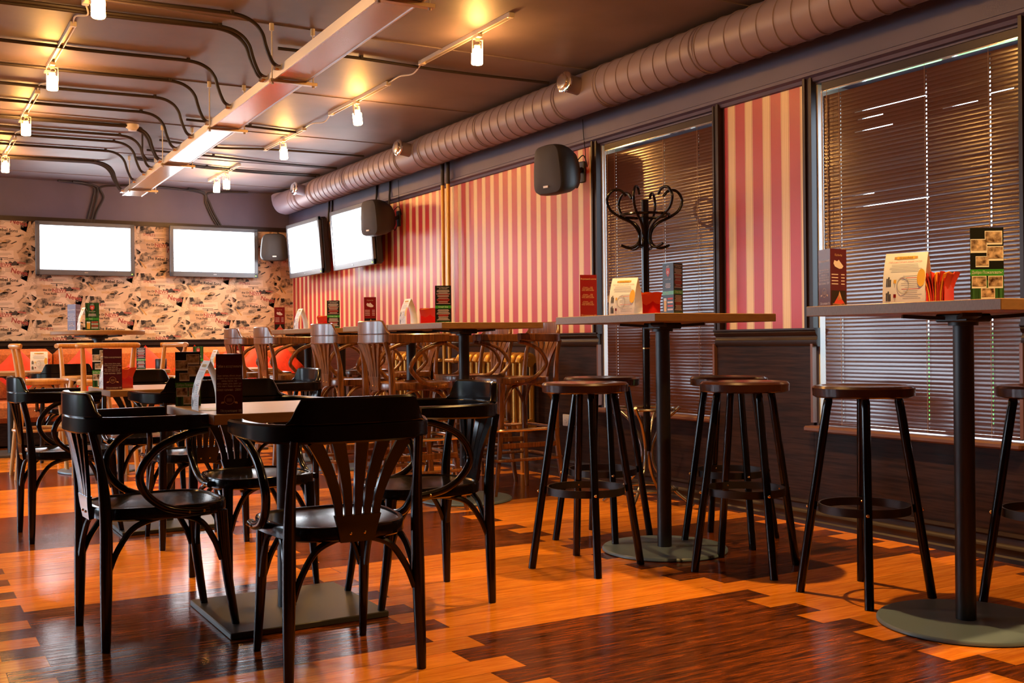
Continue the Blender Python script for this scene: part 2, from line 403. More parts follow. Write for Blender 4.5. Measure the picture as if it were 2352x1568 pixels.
for w in (W1, W2):
    for yy in w: b.box((x + .15, yy + (.004 if yy == w[0] else -.004), (WZ[0] + WZ[1]) / 2), (.28, .008, WZ[1] - WZ[0] + .04))
struct(b.build('trim_11', 'window_frame'))
# outside: pavement and hedges seen through the windows
def outdoor():
    o = struct(boxo('ground', (-40, -40, -.45), (40, 45, -.35), 'pavement'))
    for name, lab, y0, y1, xx in (('hedge', 'green hedge outside the left windows', -5, 13, -8.2), ('hedge', 'green hedge outside the right windows', -5, 13, 8.6)):
        b = MB(); rnd = random.Random(3)
        gx = [[V((xx + rnd.uniform(-.25, .25) + (.9 if i in (0, 1) else 0) * .0, y0 + (y1 - y0) * j / 60, -.35 + 1.35 * i / 8 + rnd.uniform(-.08, .08))) for j in range(61)] for i in range(9)]
        gy = [[p + V((.9 if xx > 0 else -.9, 0, 0)) for p in row] for row in gx]
        b.sheet(gx); b.sheet(gy); b.sheet([gx[-1], gy[-1]])
        tag(b.build(name, 'foliage'), lab, 'hedge')
outdoor()

# ------------------------------------------------------------------ newspaper wallpaper on the back wall
def newsprint():
    b = MB(); X0, X1, Z0, Z1 = -1.2, WX - .003, 1.055, 2.362
    TW, TH = .5495, .5375
    def pl(px, pz, a, lay): return tr(px, BY - .0012 - .0004 * lay, pz) @ rotx(PI / 2) @ rotz(a)
    def rect(px, pz, w, h, a, m, lay):
        b.use(m); M4 = pl(px, pz, a, lay); b.f([b.v(M4 @ V((sx * w / 2, sy * h / 2, 0))) for sx, sy in ((-1, -1), (1, -1), (1, 1), (-1, 1))])
    def poly(px, pz, pts, a, m, lay):
        b.use(m); M4 = pl(px, pz, a, lay); b.f([b.v(M4 @ V((u, w, 0))) for u, w in pts])
    def word(s_, px, pz, size, a, m, lay=7, sq=1., bold=.03): b.use(m); b.text(s_, pl(px, pz, a, lay) @ Matrix.Diagonal((sq, 1, 1, 1)), size, bold)
    def lines(px, pz, w, h, a, n, m='np_grey', lay=4):
        for k in range(n):
            z_ = (k + .5) / n * h - h / 2; ww = w * rnd.uniform(.8, 1)
            M4 = pl(px, pz, a, lay); b.use(m); y_ = z_
            b.f([b.v(M4 @ V((sx, y_ + sy * h / n * .22, 0))) for sx, sy in ((-w / 2, -1), (-w / 2 + ww, -1), (-w / 2 + ww, 1), (-w / 2, 1))])
    b.use('np_paper'); b.quad((X0, BY - .001, Z0), (X1 - X0, 0, 0), (0, 0, Z1 - Z0))
    for i in range(-5, 8):
        for j in range(-1, 4):
            rnd = random.Random(11)
            ox = 1.065 + TW * i; oz = 1.34 + TH * j + (TH / 2 if i % 2 else 0)
            R = lambda px, pz, w, h, a, m, lay=1: rect(ox + px, oz + pz, w, h, a, m, lay)
            Wd = lambda s_, px, pz, sz, a, m, sq=1., bo=.022: word(s_, ox + px, oz + pz, sz, a, m, 7, sq, bo)
            Ln = lambda px, pz, w, h, a, n: lines(ox + px, oz + pz, w, h, a, n)
            # clippings
            R(.13, .015, .30, .13, .10, 'np_pale'); R(-.13, -.01, .22, .12, -.06, 'np_tan'); R(.11, -.10, .26, .15, -.22, 'np_pale', 2)
            R(-.15, -.14, .16, .13, .45, 'np_tan', 2); R(.24, -.08, .09, .18, -.5, 'np_tan', 2); R(-.02, .11, .24, .09, .04, 'np_pale', 1); R(.20, .13, .12, .10, .3, 'np_tan', 2)
            R(.27, .19, .10, .06, -.6, 'np_pale', 2); R(-.22, .18, .10, .08, .2, 'np_pale', 2); R(-.25, -.06, .05, .10, .15, 'np_pale', 2)
            Ln(.13, -.115, .11, .05, -.75, 6); Ln(.215, -.065, .05, .13, -.55, 9); Ln(-.02, .115, .20, .03, .04, 4); Ln(-.20, .04, .08, .06, 0, 6); Ln(.02, -.20, .16, .06, .08, 6); Ln(-.09, -.10, .10, .05, .2, 5)
            Ln(.12, .055, .16, .03, .10, 4); Ln(.05, -.055, .07, .04, -.05, 5); Ln(-.22, .18, .08, .06, .2, 6); Ln(.27, .19, .08, .04, -.6, 5); Ln(-.19, -.065, .09, .03, -.05, 4)
            Ln(-.03, -.085, .10, .04, .12, 5); Ln(.20, .09, .07, .06, .3, 7); Ln(-.24, .10, .05, .08, -.1, 8); Ln(.06, .21, .07, .05, .5, 6); Ln(-.10, -.245, .10, .03, -.05, 4); Ln(.235, -.25, .07, .04, .2, 5)
            for q_, pz_, a_ in ((-.07, -.085, .3), (.23, .135, -.4), (-.255, .03, .2), (.03, .255, .1)): poly(ox + q_, oz + pz_, ((-.05, -.02), (-.02, .02), (.02, .026), (.05, .004), (.02, -.022)), a_, 'np_photo', 3)
            # pictures: torn dark strips, half-tone photographs
            G = lambda px, pz, pts, a, m, lay=3: poly(ox + px, oz + pz, pts, a, m, lay)
            G(.075, .024, ((-.065, -.026), (-.055, .01), (-.03, -.002), (-.015, .022), (.012, .004), (.035, .026), (.06, .006), (.075, .012), (.075, -.02), (.02, -.03)), 0, 'np_black')
            G(.20, .04, ((-.10, -.035), (-.06, -.005), (-.02, .045), (.03, .05), (.075, .02), (.10, -.012), (.06, -.03), (.0, -.045)), .2, 'np_photo')
            G(.235, .005, ((-.08, -.008), (.05, .03), (.055, .018), (-.07, -.02)), .1, 'np_grey', 4)
            G(-.17, -.145, ((-.075, -.05), (-.05, .02), (-.015, .06), (.035, .065), (.06, .02), (.04, -.035), (-.02, -.06)), -.3, 'np_photo')
            G(-.20, -.115, ((-.045, -.012), (.0, .022), (.012, .012), (-.03, -.022)), .35, 'np_photo', 4)
            G(-.165, .165, ((-.075, -.04), (-.065, .05), (.0, .042), (.045, .05), (.075, .0), (.045, -.045), (-.02, -.035)), 0, 'np_photo')
            G(-.19, .185, ((-.03, -.03), (-.04, .022), (.0, .028), (.012, -.01)), 0, 'np_black', 4); G(-.10, .15, ((-.02, -.014), (-.014, .012), (.022, .016), (.03, -.012)), .1, 'np_black', 4)
            G(.255, .115, ((-.02, -.014), (-.004, .02), (.02, .01), (.008, -.02)), .3, 'np_black')
            G(-.01, .205, ((-.06, .0), (-.02, .034), (.03, .036), (.065, .012), (.03, -.026), (-.02, -.018)), .4, 'np_photo')
            G(-.235, -.215, ((-.010, -.05), (.010, -.05), (.018, .05), (-.004, .055)), .6, 'np_photo'); G(-.20, -.23, ((-.008, -.05), (.006, -.05), (.014, .05), (.0, .055)), .75, 'np_gold')
            G(.15, -.215, ((-.045, -.008), (-.01, -.002), (.02, .012), (.045, .018), (.05, .006), (.0, -.016)), 0, 'np_black')
            G(-.055, -.215, ((-.05, -.03), (-.02, .012), (.05, .018), (.075, .0), (.04, -.028)), .1, 'np_photo'); G(.04, -.20, ((-.02, -.012), (-.012, .014), (.03, .01), (.026, -.014)), .2, 'np_black', 4)
            G(.045, -.235, ((-.07, -.010), (.06, .016), (.062, .008), (-.06, -.02)), .05, 'np_tan', 4); G(.20, .225, ((-.03, -.018), (.0, .02), (.04, .01), (.02, -.018)), .5, 'np_photo', 4); G(.10, .245, ((-.035, -.006), (.03, .012), (.034, .002), (-.02, -.014)), .2, 'np_black', 4)
            # mast of the dotted banner with a cross
            R(-.02, .063, .125, .022, -.02, 'np_pale', 4); R(-.02, .078, .125, .006, -.02, 'np_black', 5); R(-.022, .061, .028, .007, 0, 'np_black', 6); R(-.022, .061, .009, .024, 0, 'np_black', 6)
            for q in (-.055, -.042, .012, .026, .04): R(q - .005, .061, .0075, .0075, 0, 'np_black', 6)
            # headlines
            R(.005, .0, .112, .038, -.03, 'np_pale', 5); Wd('NEWS', .005, .0, .053, -.03, 'np_red'); R(.005, -.022, .10, .005, -.03, 'np_red', 6)
            Wd('Passage', -.125, .055, .040, .08, 'np_gold', 1., .0); Wd('the Or', -.118, .006, .034, 0, 'np_black', .95); Wd('True Faith', -.088, -.036, .034, -.02, 'np_black', .95)
            Wd('News', .155, -.075, .074, -.22, 'np_red'); Wd('The big stories of', .125, .0 - .022, .021, .10, 'np_grey')
            R(.175, .026, .085, .018, -.10, 'np_red', 5); Wd('BREAKING NEWS', .175, .026, .011, -.10, 'np_tan', 1., .0)
            Wd('The Rebel Sons', -.005, -.158, .047, -.06, 'np_black', 1.0); R(-.02, -.128, .10, .005, -.06, 'np_red', 5)
            Wd('50', .265, -.16, .056, -.5, 'np_pale'); Wd('EXTRA', .245, -.205, .044, .25, 'np_pale')
            Wd('SPORTS', -.13, .115, .040, -.06, 'np_red', 1., .008); Wd('NEWS', -.02, .165, .034, 0, 'np_grey', 1., .008); Wd('WORLD', -.04, .255, .036, .03, 'np_gold', 1., .008)
            Wd('Sports News', .17, .17, .020, .8, 'np_black', 1., .01)
    for no, co in (((1, 0, 0), (X1, 0, 0)), ((-1, 0, 0), (X0, 0, 0)), ((0, 0, 1), (0, 0, Z1)), ((0, 0, -1), (0, 0, Z0))):
        bmesh.ops.bisect_plane(b.bm, geom=b.bm.verts[:] + b.bm.edges[:] + b.bm.faces[:], plane_co=co, plane_no=no, clear_outer=True)
    b.build('newsprint_wallpaper', None, wall_back, fix=False)
newsprint()
# ------------------------------------------------------------------ camera
def camera():
    F, yaw, pit, rol = 2456., math.radians(30.18), math.radians(-.014), math.radians(-.579)
    fw = V((math.sin(yaw) * math.cos(pit), math.cos(yaw) * math.cos(pit), math.sin(pit))); r0 = V((math.cos(yaw), -math.sin(yaw), 0)); u0 = r0.cross(fw)
    r = r0 * math.cos(rol) + u0 * math.sin(rol); u = -r0 * math.sin(rol) + u0 * math.cos(rol)
    cam = bpy.data.cameras.new('camera'); cam.sensor_width = 36; cam.lens = F / 2352 * 36; cam.clip_start = .05
    o = bpy.data.objects.new('camera', cam); COL.objects.link(o)
    m = Matrix((r, u, -fw)).transposed().to_4x4(); m.translation = V((0, 0, 1)); o.matrix_world = m
    SC.camera = o
camera()

# ------------------------------------------------------------------ chairs
def arm_path(n=6, front=.105):
    h = [(.272, front), (.276, .02), (.263, -.11), (.226, -.205), (.16, -.26), (.08, -.28)]
    pts = h + [(0, -.285)] + [(-a, c) for a, c in reversed(h)]
    return smooth_path([(a, c, 0) for a, c in pts], n)
def seat_mesh(z, sc=1.):
    b = MB(); N = 40
    out = []
    for k in range(N):
        a = 2 * PI * k / N; c, s_ = math.cos(a), math.sin(a); e = .62
        xx = math.copysign(abs(c) ** e, c); yy = math.copysign(abs(s_) ** e, s_)
        wdt = .212 + .02 * yy
        out.append((xx * wdt * sc, yy * .224 * sc - .003))
    rings = [[b.v((px * q, py * q, z + dz)) for px, py in out] for q, dz in ((.955, -.044), (.995, -.038), (1, -.008), (.988, -.001), (.965, 0), (.93, 0), (.915, -.005), (.6, -.011), (.25, -.013))]
    b.loft(rings)
    return b
def bolt_dome(b, p, d, r=.006):
    p, d = V(p), V(d).normalized(); b.tube([p - d * .002, p + d * .001, p + d * .004], lambda t: r * (1 - .75 * t * t), 8, raw=True)
def make_chair(name, label, m, seat_z, bar, loc, rz, group):
    t = thing(name, label, 'chair', loc, rz, group)
    az = seat_z + (.285 if bar else .308); top = az + .074; z0 = az - .056
    seat_mesh(seat_z).build('seat', m, t)
    # horizontal arm-and-back band
    P = arm_path(6); b = MB()
    b.strip(P, lambda u: .024 + .030 * max(0, (abs(u - .5) - .30) / .2), lambda u: z0 + .012 * max(0, (abs(u - .5) - .3) / .2), az); b.build('arm_rail', m, t)
    n = len(P); lo, hi = int(n * .275), int(n * .725) + 1; C = P[lo:hi]; b = MB()
    sm = lambda q: q * q * (3 - 2 * q)
    b.strip([p * 1.004 for p in C], .024, az - .004, lambda u: az + .0 + (top - az) * sm(min(1, min(u, 1 - u) / .11)) + .004); b.build('crest_rail', m, t)
    # splat: five slats fanning out of one foot
    b = MB(); zb, zt = seat_z - .045, z0 + .006
    b.slat([(0, -.226, zb), (0, -.233, seat_z), (0, -.236, seat_z + .035)], lambda u: .052 + .02 * u, .016)
    for k in (-2, -1, 0, 1, 2):
        pts = []
        for i in range(9):
            q = i / 8; xx = k * (.0285 + .042 * q ** 1.7); yy = -.236 - .042 * q ** 1.3 + .012 * abs(k) / 2 * q; pts.append((xx, yy, seat_z + .03 + (zt - seat_z - .03) * q))
        b.slat(pts, lambda u: .0105 + .009 * u, .012)
    b.build('back_splat', m, t)
    ft = .03 if bar else 0.
    zl = seat_z - .03
    for s in (-1, 1):
        b = MB(); b.tube([((.208 + ft) * s, -.218 - ft, 0), (.204 * s, -.214, zl * .5), (.200 * s, -.212, zl), (.197 * s, -.224, seat_z + .13), (.192 * s, -.250, z0 + .01)], lambda q: .0145 + .006 * math.sin(PI * min(1, q * 1.3)), 10); b.build('leg', m, t)
        b = MB(); b.tube([((.182 + ft) * s, .228 + ft, 0), (.176 * s, .196, zl * .5), (.172 * s, .178, zl - .005)], lambda q: .0125 + .010 * q, 10); b.build('leg', m, t)
        b = MB(); b.tube([(.262 * s, .105, z0 + .004), (.26 * s, .03, z0 - .012), (.253 * s, -.06, z0 - .055), (.244 * s, -.112, z0 - .13), (.236 * s, -.095, seat_z + .055), (.231 * s, -.03, seat_z + .0), (.229 * s, .06, seat_z - .022), (.226 * s, .12, seat_z - .022)], .0135, 10); b.build('arm_support', m, t)
    # bent braces between the legs
    zl2 = zl - .175; zt2 = zl - .008
    def brace(a, c, mid):
        a, c, mid = V(a), V(c), V(mid); bb = MB()
        q1 = a.lerp(mid, .16); q1.z = a.z + (mid.z - a.z) * .45; q2 = a.lerp(mid, .45); q2.z = a.z + (mid.z - a.z) * .86
        r1 = c.lerp(mid, .16); r1.z = c.z + (mid.z - c.z) * .45; r2 = c.lerp(mid, .45); r2.z = c.z + (mid.z - c.z) * .86
        bb.tube([a, q1, q2, mid, r2, r1, c], .0105, 8); bb.build('brace', m, t)
    for s in (-1, 1): brace((.178 * s, .178, zl2), (.202 * s, -.206, zl2), (.172 * s, 0, zt2))
    brace((-.165, .195, zl2), (.165, .195, zl2), (0, .165, zt2)); brace((-.190, -.214, zl2), (.190, -.214, zl2), (0, -.18, zt2))
    for s in (-1, 1):
        for yy in (.05, .10): b = MB(); bolt_dome(b, (.2425 * s, yy, seat_z - .022), (s, 0, 0), .0055); b.build('bolt', 'brass', t)
        b = MB(); bolt_dome(b, (.022 * s, -.2385, seat_z - .02), (0, -1, 0), .006); b.build('bolt', 'brass', t)
    if bar:
        for zz, g in ((.43, .012), (.24, .022)):
            b = MB(); fx, fy, ry = .188 + g, .21 + g, -.222 - g
            pts = [(-fx - .01, -.1, zz), (-fx - .014, .1, zz), (-fx + .02, fy + .02, zz), (0, fy + .035, zz), (fx - .02, fy + .02, zz), (fx + .014, .1, zz), (fx + .01, -.1, zz), (fx - .01, ry - .005, zz), (0, ry - .015, zz), (-fx + .01, ry - .005, zz)]
            b.tube(pts, .010, 8, closed=True); b.build('foot_ring', 'bar_wood' if zz < .3 else 'bar_metal', t)
        for s in (-1, 1):
            b = MB(); b.box((.208 * s, 0, .33), (.018, .40, .034), bev=.004); b.build('stretcher', m, t)
    return t
mat('bar_metal', (.62, .50, .40), .22, .9) ; mat('dark_chrome', (.30, .27, .26), .22, .9)
CH = 'dark armchairs at the low tables'
A = make_chair('armchair', 'dark bentwood armchair at the left side of the nearest low table', 'dark_lacquer', .458, False, (.805, 3.90, 0), -PI / 2 + math.radians(3), CH)
dup(A, (1.20, 3.205, 0), math.radians(-2), 'dark bentwood armchair nearest the viewer, its back turned, at the nearest low table', CH)
dup(A, (1.775, 3.80, 0), PI / 2 - math.radians(2), 'dark bentwood armchair at the right side of the nearest low table', CH)
dup(A, (1.33, 4.465, 0), PI - math.radians(-2), 'dark bentwood armchair at the far side of the nearest low table, facing the viewer', CH)
dup(A, (.82, 6.11, 0), -PI / 2 + math.radians(2), 'dark bentwood armchair at the far left edge, left of the second low table', CH)
dup(A, (1.34, 5.575, 0), math.radians(1), 'dark bentwood armchair with its back turned, at the near side of the second low table', CH)
dup(A, (1.33, 6.72, 0), PI, 'dark bentwood armchair behind the second low table, facing the viewer', CH)
dup(A, (2.02, 6.45, 0), PI / 2 + math.radians(2), 'dark bentwood armchair at the right side of the second low table', CH)
dup(A, (1.33, 10.12, 0), math.radians(-3), 'dark armchair far back, seen from behind beyond the light bar chairs', CH)
BC = 'brown bar chairs at the row of high tables'
N = make_chair('bar_armchair', 'brown bentwood bar armchair facing right, nearest on the left of the high tables', 'bar_wood', .765, True, (2.70, 5.85, 0), -PI / 2, BC)
dup(N, (2.70, 6.68, 0), -PI / 2 + .03, 'brown bentwood bar armchair facing right, second on the left of the high tables', BC)
dup(N, (2.70, 7.98, 0), -PI / 2 - .02, 'brown bentwood bar armchair facing right, third on the left of the high tables', BC)
dup(N, (2.70, 8.82, 0), -PI / 2, 'brown bentwood bar armchair facing right, farthest on the left of the high tables', BC)
dup(N, (3.56, 6.12, 0), PI / 2, 'brown bentwood bar armchair by the gold radiator, nearest on the wall side', BC)
dup(N, (3.60, 6.82, 0), PI / 2 + .03, 'brown bentwood bar armchair by the gold radiator, second on the wall side', BC)
dup(N, (3.58, 7.95, 0), PI / 2, 'brown bentwood bar armchair third on the wall side, left of the gold pipes', BC)
dup(N, (3.58, 8.80, 0), PI / 2, 'brown bentwood bar armchair farthest on the wall side, before the red cushions', BC)

def light_chair(label, loc, rz):
    t = thing('light_bar_chair', label, 'bar chair', loc, rz, 'light bar chairs at the round table'); m = 'light_wood'; sz = .745
    b = MB(); b.lathe([(.17, sz - .042), (.192, sz - .036), (.196, sz - .012), (.188, sz), (.165, sz), (.155, sz - .006), (.02, sz - .010)], 32); b.build('seat', m, t)
    for s in (-1, 1):
        b = MB(); b.tube([(.195 * s, -.205, 0), (.175 * s, -.165, .45), (.168 * s, -.150, sz - .03), (.172 * s, -.165, sz + .12), (.180 * s, -.185, .985)], lambda q: .015 + .005 * math.sin(PI * q), 10); b.build('leg', m, t)
        b = MB(); b.tube([(.195 * s, .205, 0), (.165 * s, .16, .45), (.135 * s, .12, sz - .035)], lambda q: .0145 + .006 * q, 10); b.build('leg', m, t)
    b = MB(); b.tube([(-.212, -.165, .998), (-.18, -.190, 1.0), (0, -.215, 1.0), (.18, -.190, 1.0), (.212, -.165, .998)], .020, 10); b.build('top_rail', m, t)
    b = MB(); b.tube([(.205 * math.cos(2 * PI * k / 16), .205 * math.sin(2 * PI * k / 16), .36) for k in range(16)], .012, 8, closed=True, sm=3); b.build('foot_ring', m, t)
    for k in range(4):
        a0, a1 = PI / 4 + k * PI / 2, PI / 4 + (k + 1) * PI / 2; am = (a0 + a1) / 2; pts = []
        for q in range(9):
            u = q / 8; a = a0 + (a1 - a0) * u; r = .205 - .05 * math.sin(PI * u); pts.append((r * math.cos(a), r * math.sin(a), sz - .22 + .175 * math.sin(PI * u) ** .7))
        b = MB(); b.tube(pts, .011, 8, sm=2); b.build('brace', m, t)
    return t
S1 = light_chair('light wooden bar chair at the left of the round table', (1.01, 8.96, 0), -PI / 2)
LG = 'light bar chairs at the round table'
dup(S1, (1.385, 8.46, 0), .0, 'light wooden bar chair nearest the viewer at the round table, top rail seen full width', LG)
dup(S1, (1.86, 9.02, 0), PI / 2 + .25, 'light wooden bar chair at the right of the round table', LG)
dup(S1, (1.43, 9.62, 0), PI, 'light wooden bar chair behind the round table', LG)

def stool(label, loc, rz):
    t = thing('round_stool', label, 'stool', loc, rz, 'round black stools'); sz = .815
    b = MB(); b.lathe([(.10, sz - .045), (.180, sz - .045), (.190, sz - .039), (.192, sz - .009), (.184, sz), (.160, sz + .001), (.145, sz - .003), (.02, sz - .006)], 48); b.build('seat', 'stool_seat', t)
    for k in range(4):
        a = PI / 4 + k * PI / 2; c, s_ = math.cos(a), math.sin(a)
        b = MB(); b.tube([(.245 * c, .245 * s_, 0), (.136 * c, .136 * s_, sz - .085), (.131 * c, .131 * s_, sz - .06), (.128 * c, .128 * s_, sz - .043)], lambda q: .0172 if q < .72 else .0172 - .005 * (q - .72) / .28, 14, raw=True); b.build('leg', 'dark_lacquer', t)
    zr = .34; R = .172; b = MB(); N_ = 48
    rings = [[b.v((r * math.cos(2 * PI * k / N_), r * math.sin(2 * PI * k / N_), z)) for k in range(N_)] for r, z in ((R - .006, zr - .016), (R, zr - .016), (R, zr + .016), (R - .006, zr + .016), (R - .006, zr - .016))]
    b.loft(rings, True, False, False); b.build('foot_ring', 'black_metal', t)
    for k in range(4):
        a = PI / 4 + k * PI / 2; c, s_ = math.cos(a), math.sin(a); b = MB()
        bolt_dome(b, (.2145 * c, .2145 * s_, zr), (c, s_, .1), .007); b.build('bolt', 'brass', t); b = MB(); bolt_dome(b, (.1655 * c, .1655 * s_, zr), (-c, -s_, 0), .006); b.build('bolt', 'brass', t)
    return t
SG = 'round black stools'
st = stool('round black stool before the large right window, left of the right-hand table', (3.27, 2.91, 0), math.radians(0))
dup(st, (3.22, 3.525, 0), math.radians(30), 'round black stool nearest the viewer right of the middle table pole', SG)
dup(st, (3.60, 4.05, 0), math.radians(28), 'round black stool behind, right of the middle table pole, by the wall', SG)
dup(st, (2.66, 3.935, 0), math.radians(22), 'round black stool nearest the viewer left of the middle table pole', SG)
dup(st, (3.11, 4.45, 0), math.radians(24), 'round black stool behind, left of the middle table pole, by the coat stand', SG)
dup(st, (3.74, 2.44, 0), math.radians(5), 'round black stool cut by the right edge of the picture', SG)

# ------------------------------------------------------------------ tables
def pedestal(t, x_, rb, disc, h, th, pole_r=.034):
    b = MB(); b.cyl((0, 0, .012), (0, 0, h - th - .02), pole_r, n=32); b.build('pole', 'black_metal', t)
    b = MB()
    if disc: b.lathe([(rb - .01, 0), (rb, .004), (rb, .010), (rb - .005, .016), (.05, .018)], 64)
    else: b.box((0, 0, .011), (rb * 2, rb * 1.95, .022), bev=.003)
    b.build('base', 'base_metal' if disc else 'plate_metal', t)
    b = MB(); k = h - th; R = .20
    for a in (PI / 4, 3 * PI / 4): b.slat([(-R * math.cos(a), -R * math.sin(a), k - .006), (0, 0, k - .018), (R * math.cos(a), R * math.sin(a), k - .006)], .03, .012, (0, 0, 1))
    b.box((0, 0, k - .014), (.13, .13, .028), bev=.004); b.cyl((0, 0, k - .04), (0, 0, k - .026), .05, n=24); b.build('mounting_plate', 'black_metal', t)
def table(name, label, cat, c, w, d, h, disc, group):
    t = thing(name, label, cat, (*c, 0), 0, group); th = .036 if h > 1 else .034
    b = MB(); b.box((0, 0, h - th / 2), (w, d, th), bev=.002); b.build('tabletop', 'table_wood', t)
    pedestal(t, 0, .297 if disc else .29, disc, h, th)
    return t
HG = 'square high tables'
T1 = table('bar_table', 'square wooden bar table at the right edge, before the large window', 'table', (3.232, 2.43), .70, .79, 1.115, True, HG)
dup(T1, (3.181, 4.043, 0), 0, 'square wooden bar table among the black stools, before the coat stand', HG)
dup(T1, (3.142, 6.010, 0), 0, 'square wooden bar table nearest in the row of brown bar chairs', HG)
dup(T1, (3.142, 6.805, 0), 0, 'square wooden bar table second in the row of brown bar chairs', HG)
dup(T1, (3.142, 8.14, 0), 0, 'square wooden bar table third in the row of brown bar chairs', HG)
dup(T1, (3.142, 8.935, 0), 0, 'square wooden bar table farthest in the row of brown bar chairs', HG)
rt_ = thing('round_bar_table', 'round high table far back on the left with light bar chairs', 'table', (1.44, 9.06, 0), 0)
b = MB(); b.lathe([(.345, 1.084), (.353, 1.088), (.355, 1.112), (.350, 1.118), (.0, 1.118)], 64); b.build('tabletop', 'table_wood', rt_)
pedestal(rt_, 0, .31, True, 1.118, .036)
LGp = 'low square tables'
L1 = table('low_table', 'low square wooden table nearest the viewer on a square steel base', 'table', (1.275, 3.885), .71, .70, .767, False, LGp)
dup(L1, (1.33, 6.14, 0), 0, 'low square wooden table second from the viewer on the left', LGp)
dup(L1, (.96, 10.85, 0), 0, 'low wooden table before the sofa at the far left edge', LGp)
dup(L1, (1.93, 10.7, 0), 0, 'low wooden table before the sofa behind the round high table', LGp)
dup(L1, (2.80, 10.2, 0), 0, 'low wooden table before the sofa, left of the brown bar chairs', LGp)

# ------------------------------------------------------------------ sofa along the back wall
def sofa(label, x0, x1, loc_y):
    w = x1 - x0; t = thing('sofa', label, 'sofa', ((x0 + x1) / 2, loc_y, 0), 0, 'sofas along the back wall')
    b = MB(); b.box((0, .42, .13), (w - .02, .80, .22)); b.build('plinth', 'wainscot_wood', t)
    b = MB(); b.box((0, .36, .345), (w - .01, .78, .20), bev=.05); b.build('seat_cushion', 'sofa_fabric', t)
    b = MB(); b.box((0, .82, .685), (w - .012, .20, .57), bev=.06); b.build('backrest', 'sofa_fabric', t)
    return t
sofa('orange-brown sofa section at the far left under the left television', -.2, 1.5, 11.55)
sofa('orange-brown sofa section under the gap between the televisions', 1.5, 2.85, 11.55)
sofa('orange-brown sofa section in the right corner behind the brown chairs', 2.85, 4.2, 11.55)
def cushion(label, loc, rz, tilt=.35, s=.40):
    b = MB(); n = 14; g = [[], []]
    for sgn in (0, 1):
        rows = []
        for i in range(n + 1):
            row = []
            for j in range(n + 1):
                u, w = i / n * 2 - 1, j / n * 2 - 1; e = (1 - u ** 4) * (1 - w ** 4); pin = 1 - .07 * (1 - abs(u) ** 2) * abs(w) ** 6; pin2 = 1 - .07 * (1 - abs(w) ** 2) * abs(u) ** 6
                row.append((u * s / 2 * pin2, (.085 if sgn else -.085) * e ** .6, w * s / 2 * pin))
            rows.append(row)
        b.sheet(rows)
    bmesh.ops.remove_doubles(b.bm, verts=b.bm.verts[:], dist=.0005)
    o = b.build('cushion', 'cushion_fabric'); o.location = loc; o.rotation_euler = (-tilt, PI / 4 * 1., rz)
    return tag(o, label, 'cushion', 'red cushions on the sofa')
CY_ = 12.05
for lab, xx, zz in (('red cushion on the sofa at the far left edge', .72, .725), ('red cushion on the sofa behind the light bar chair post on the left', 1.14, .725), ('red cushion on the sofa under the middle of the left television', 1.78, .725), ('red cushion on the sofa right of the left television, behind the black canister', 2.42, .725),
                    ('red cushion on the sofa behind the bright tent card and napkins', 2.95, .725), ('red cushion on the sofa behind the first curved chair arms', 3.35, .725), ('red cushion on the sofa left of the farthest black table pole', 3.64, .725), ('red cushion on the sofa right of the farthest black table pole', 3.95, .725)):
    o = cushion(lab, (xx, CY_, zz), 0)

# ------------------------------------------------------------------ televisions and loudspeakers
def television(label, w, h, d=.055):
    t = thing('television', label, 'television', (0, 0, 0), 0, 'wall televisions')          # local: screen faces -y, centre of screen plane at origin
    b = MB(); f_ = .045
    for c, s_ in (((0, 0, h / 2 - f_ / 2), (w, .03, f_)), ((0, 0, -h / 2 + f_ * .65), (w, .03, f_ * 1.3)), ((-w / 2 + f_ / 2, 0, 0), (f_, .03, h)), ((w / 2 - f_ / 2, 0, 0), (f_, .03, h))): b.box((c[0], .015, c[2]), s_, bev=.004)
    b.build('bezel', 'tv_bezel', t)
    b = MB(); b.box((0, .012, .01), (w - 2 * f_, .012, h - 2.3 * f_)); b.build('screen', 'tv_screen', t)
    b = MB(); b.box((0, .03 + d * .5, 0), (w - .01, d, h - .01), bev=.02); b.box((0, .03 + d + .01, 0), (w * .45, .02, h * .45), bev=.004); b.build('housing', 'tv_body', t)
    b = MB(); b.box((w / 2 - .03, -.002, -h / 2 + .022), (.010, .006, .010)); b.build('standby_light', 'led_green', t)
    b = MB(); b.box((0, -.001, -h / 2 + .03), (.036, .004, .008)); b.build('badge', 'tv_screen_off', t)
    return t
tv = television('left wall television on the newsprint wall, showing a blank white screen', 1.03, .585); tv.location = (1.885, 12.60, 2.068)
tv2 = dup(tv, (3.305, 12.60, 2.08), 0, 'right television on the newsprint wall, beside the corner loudspeaker', 'wall televisions')
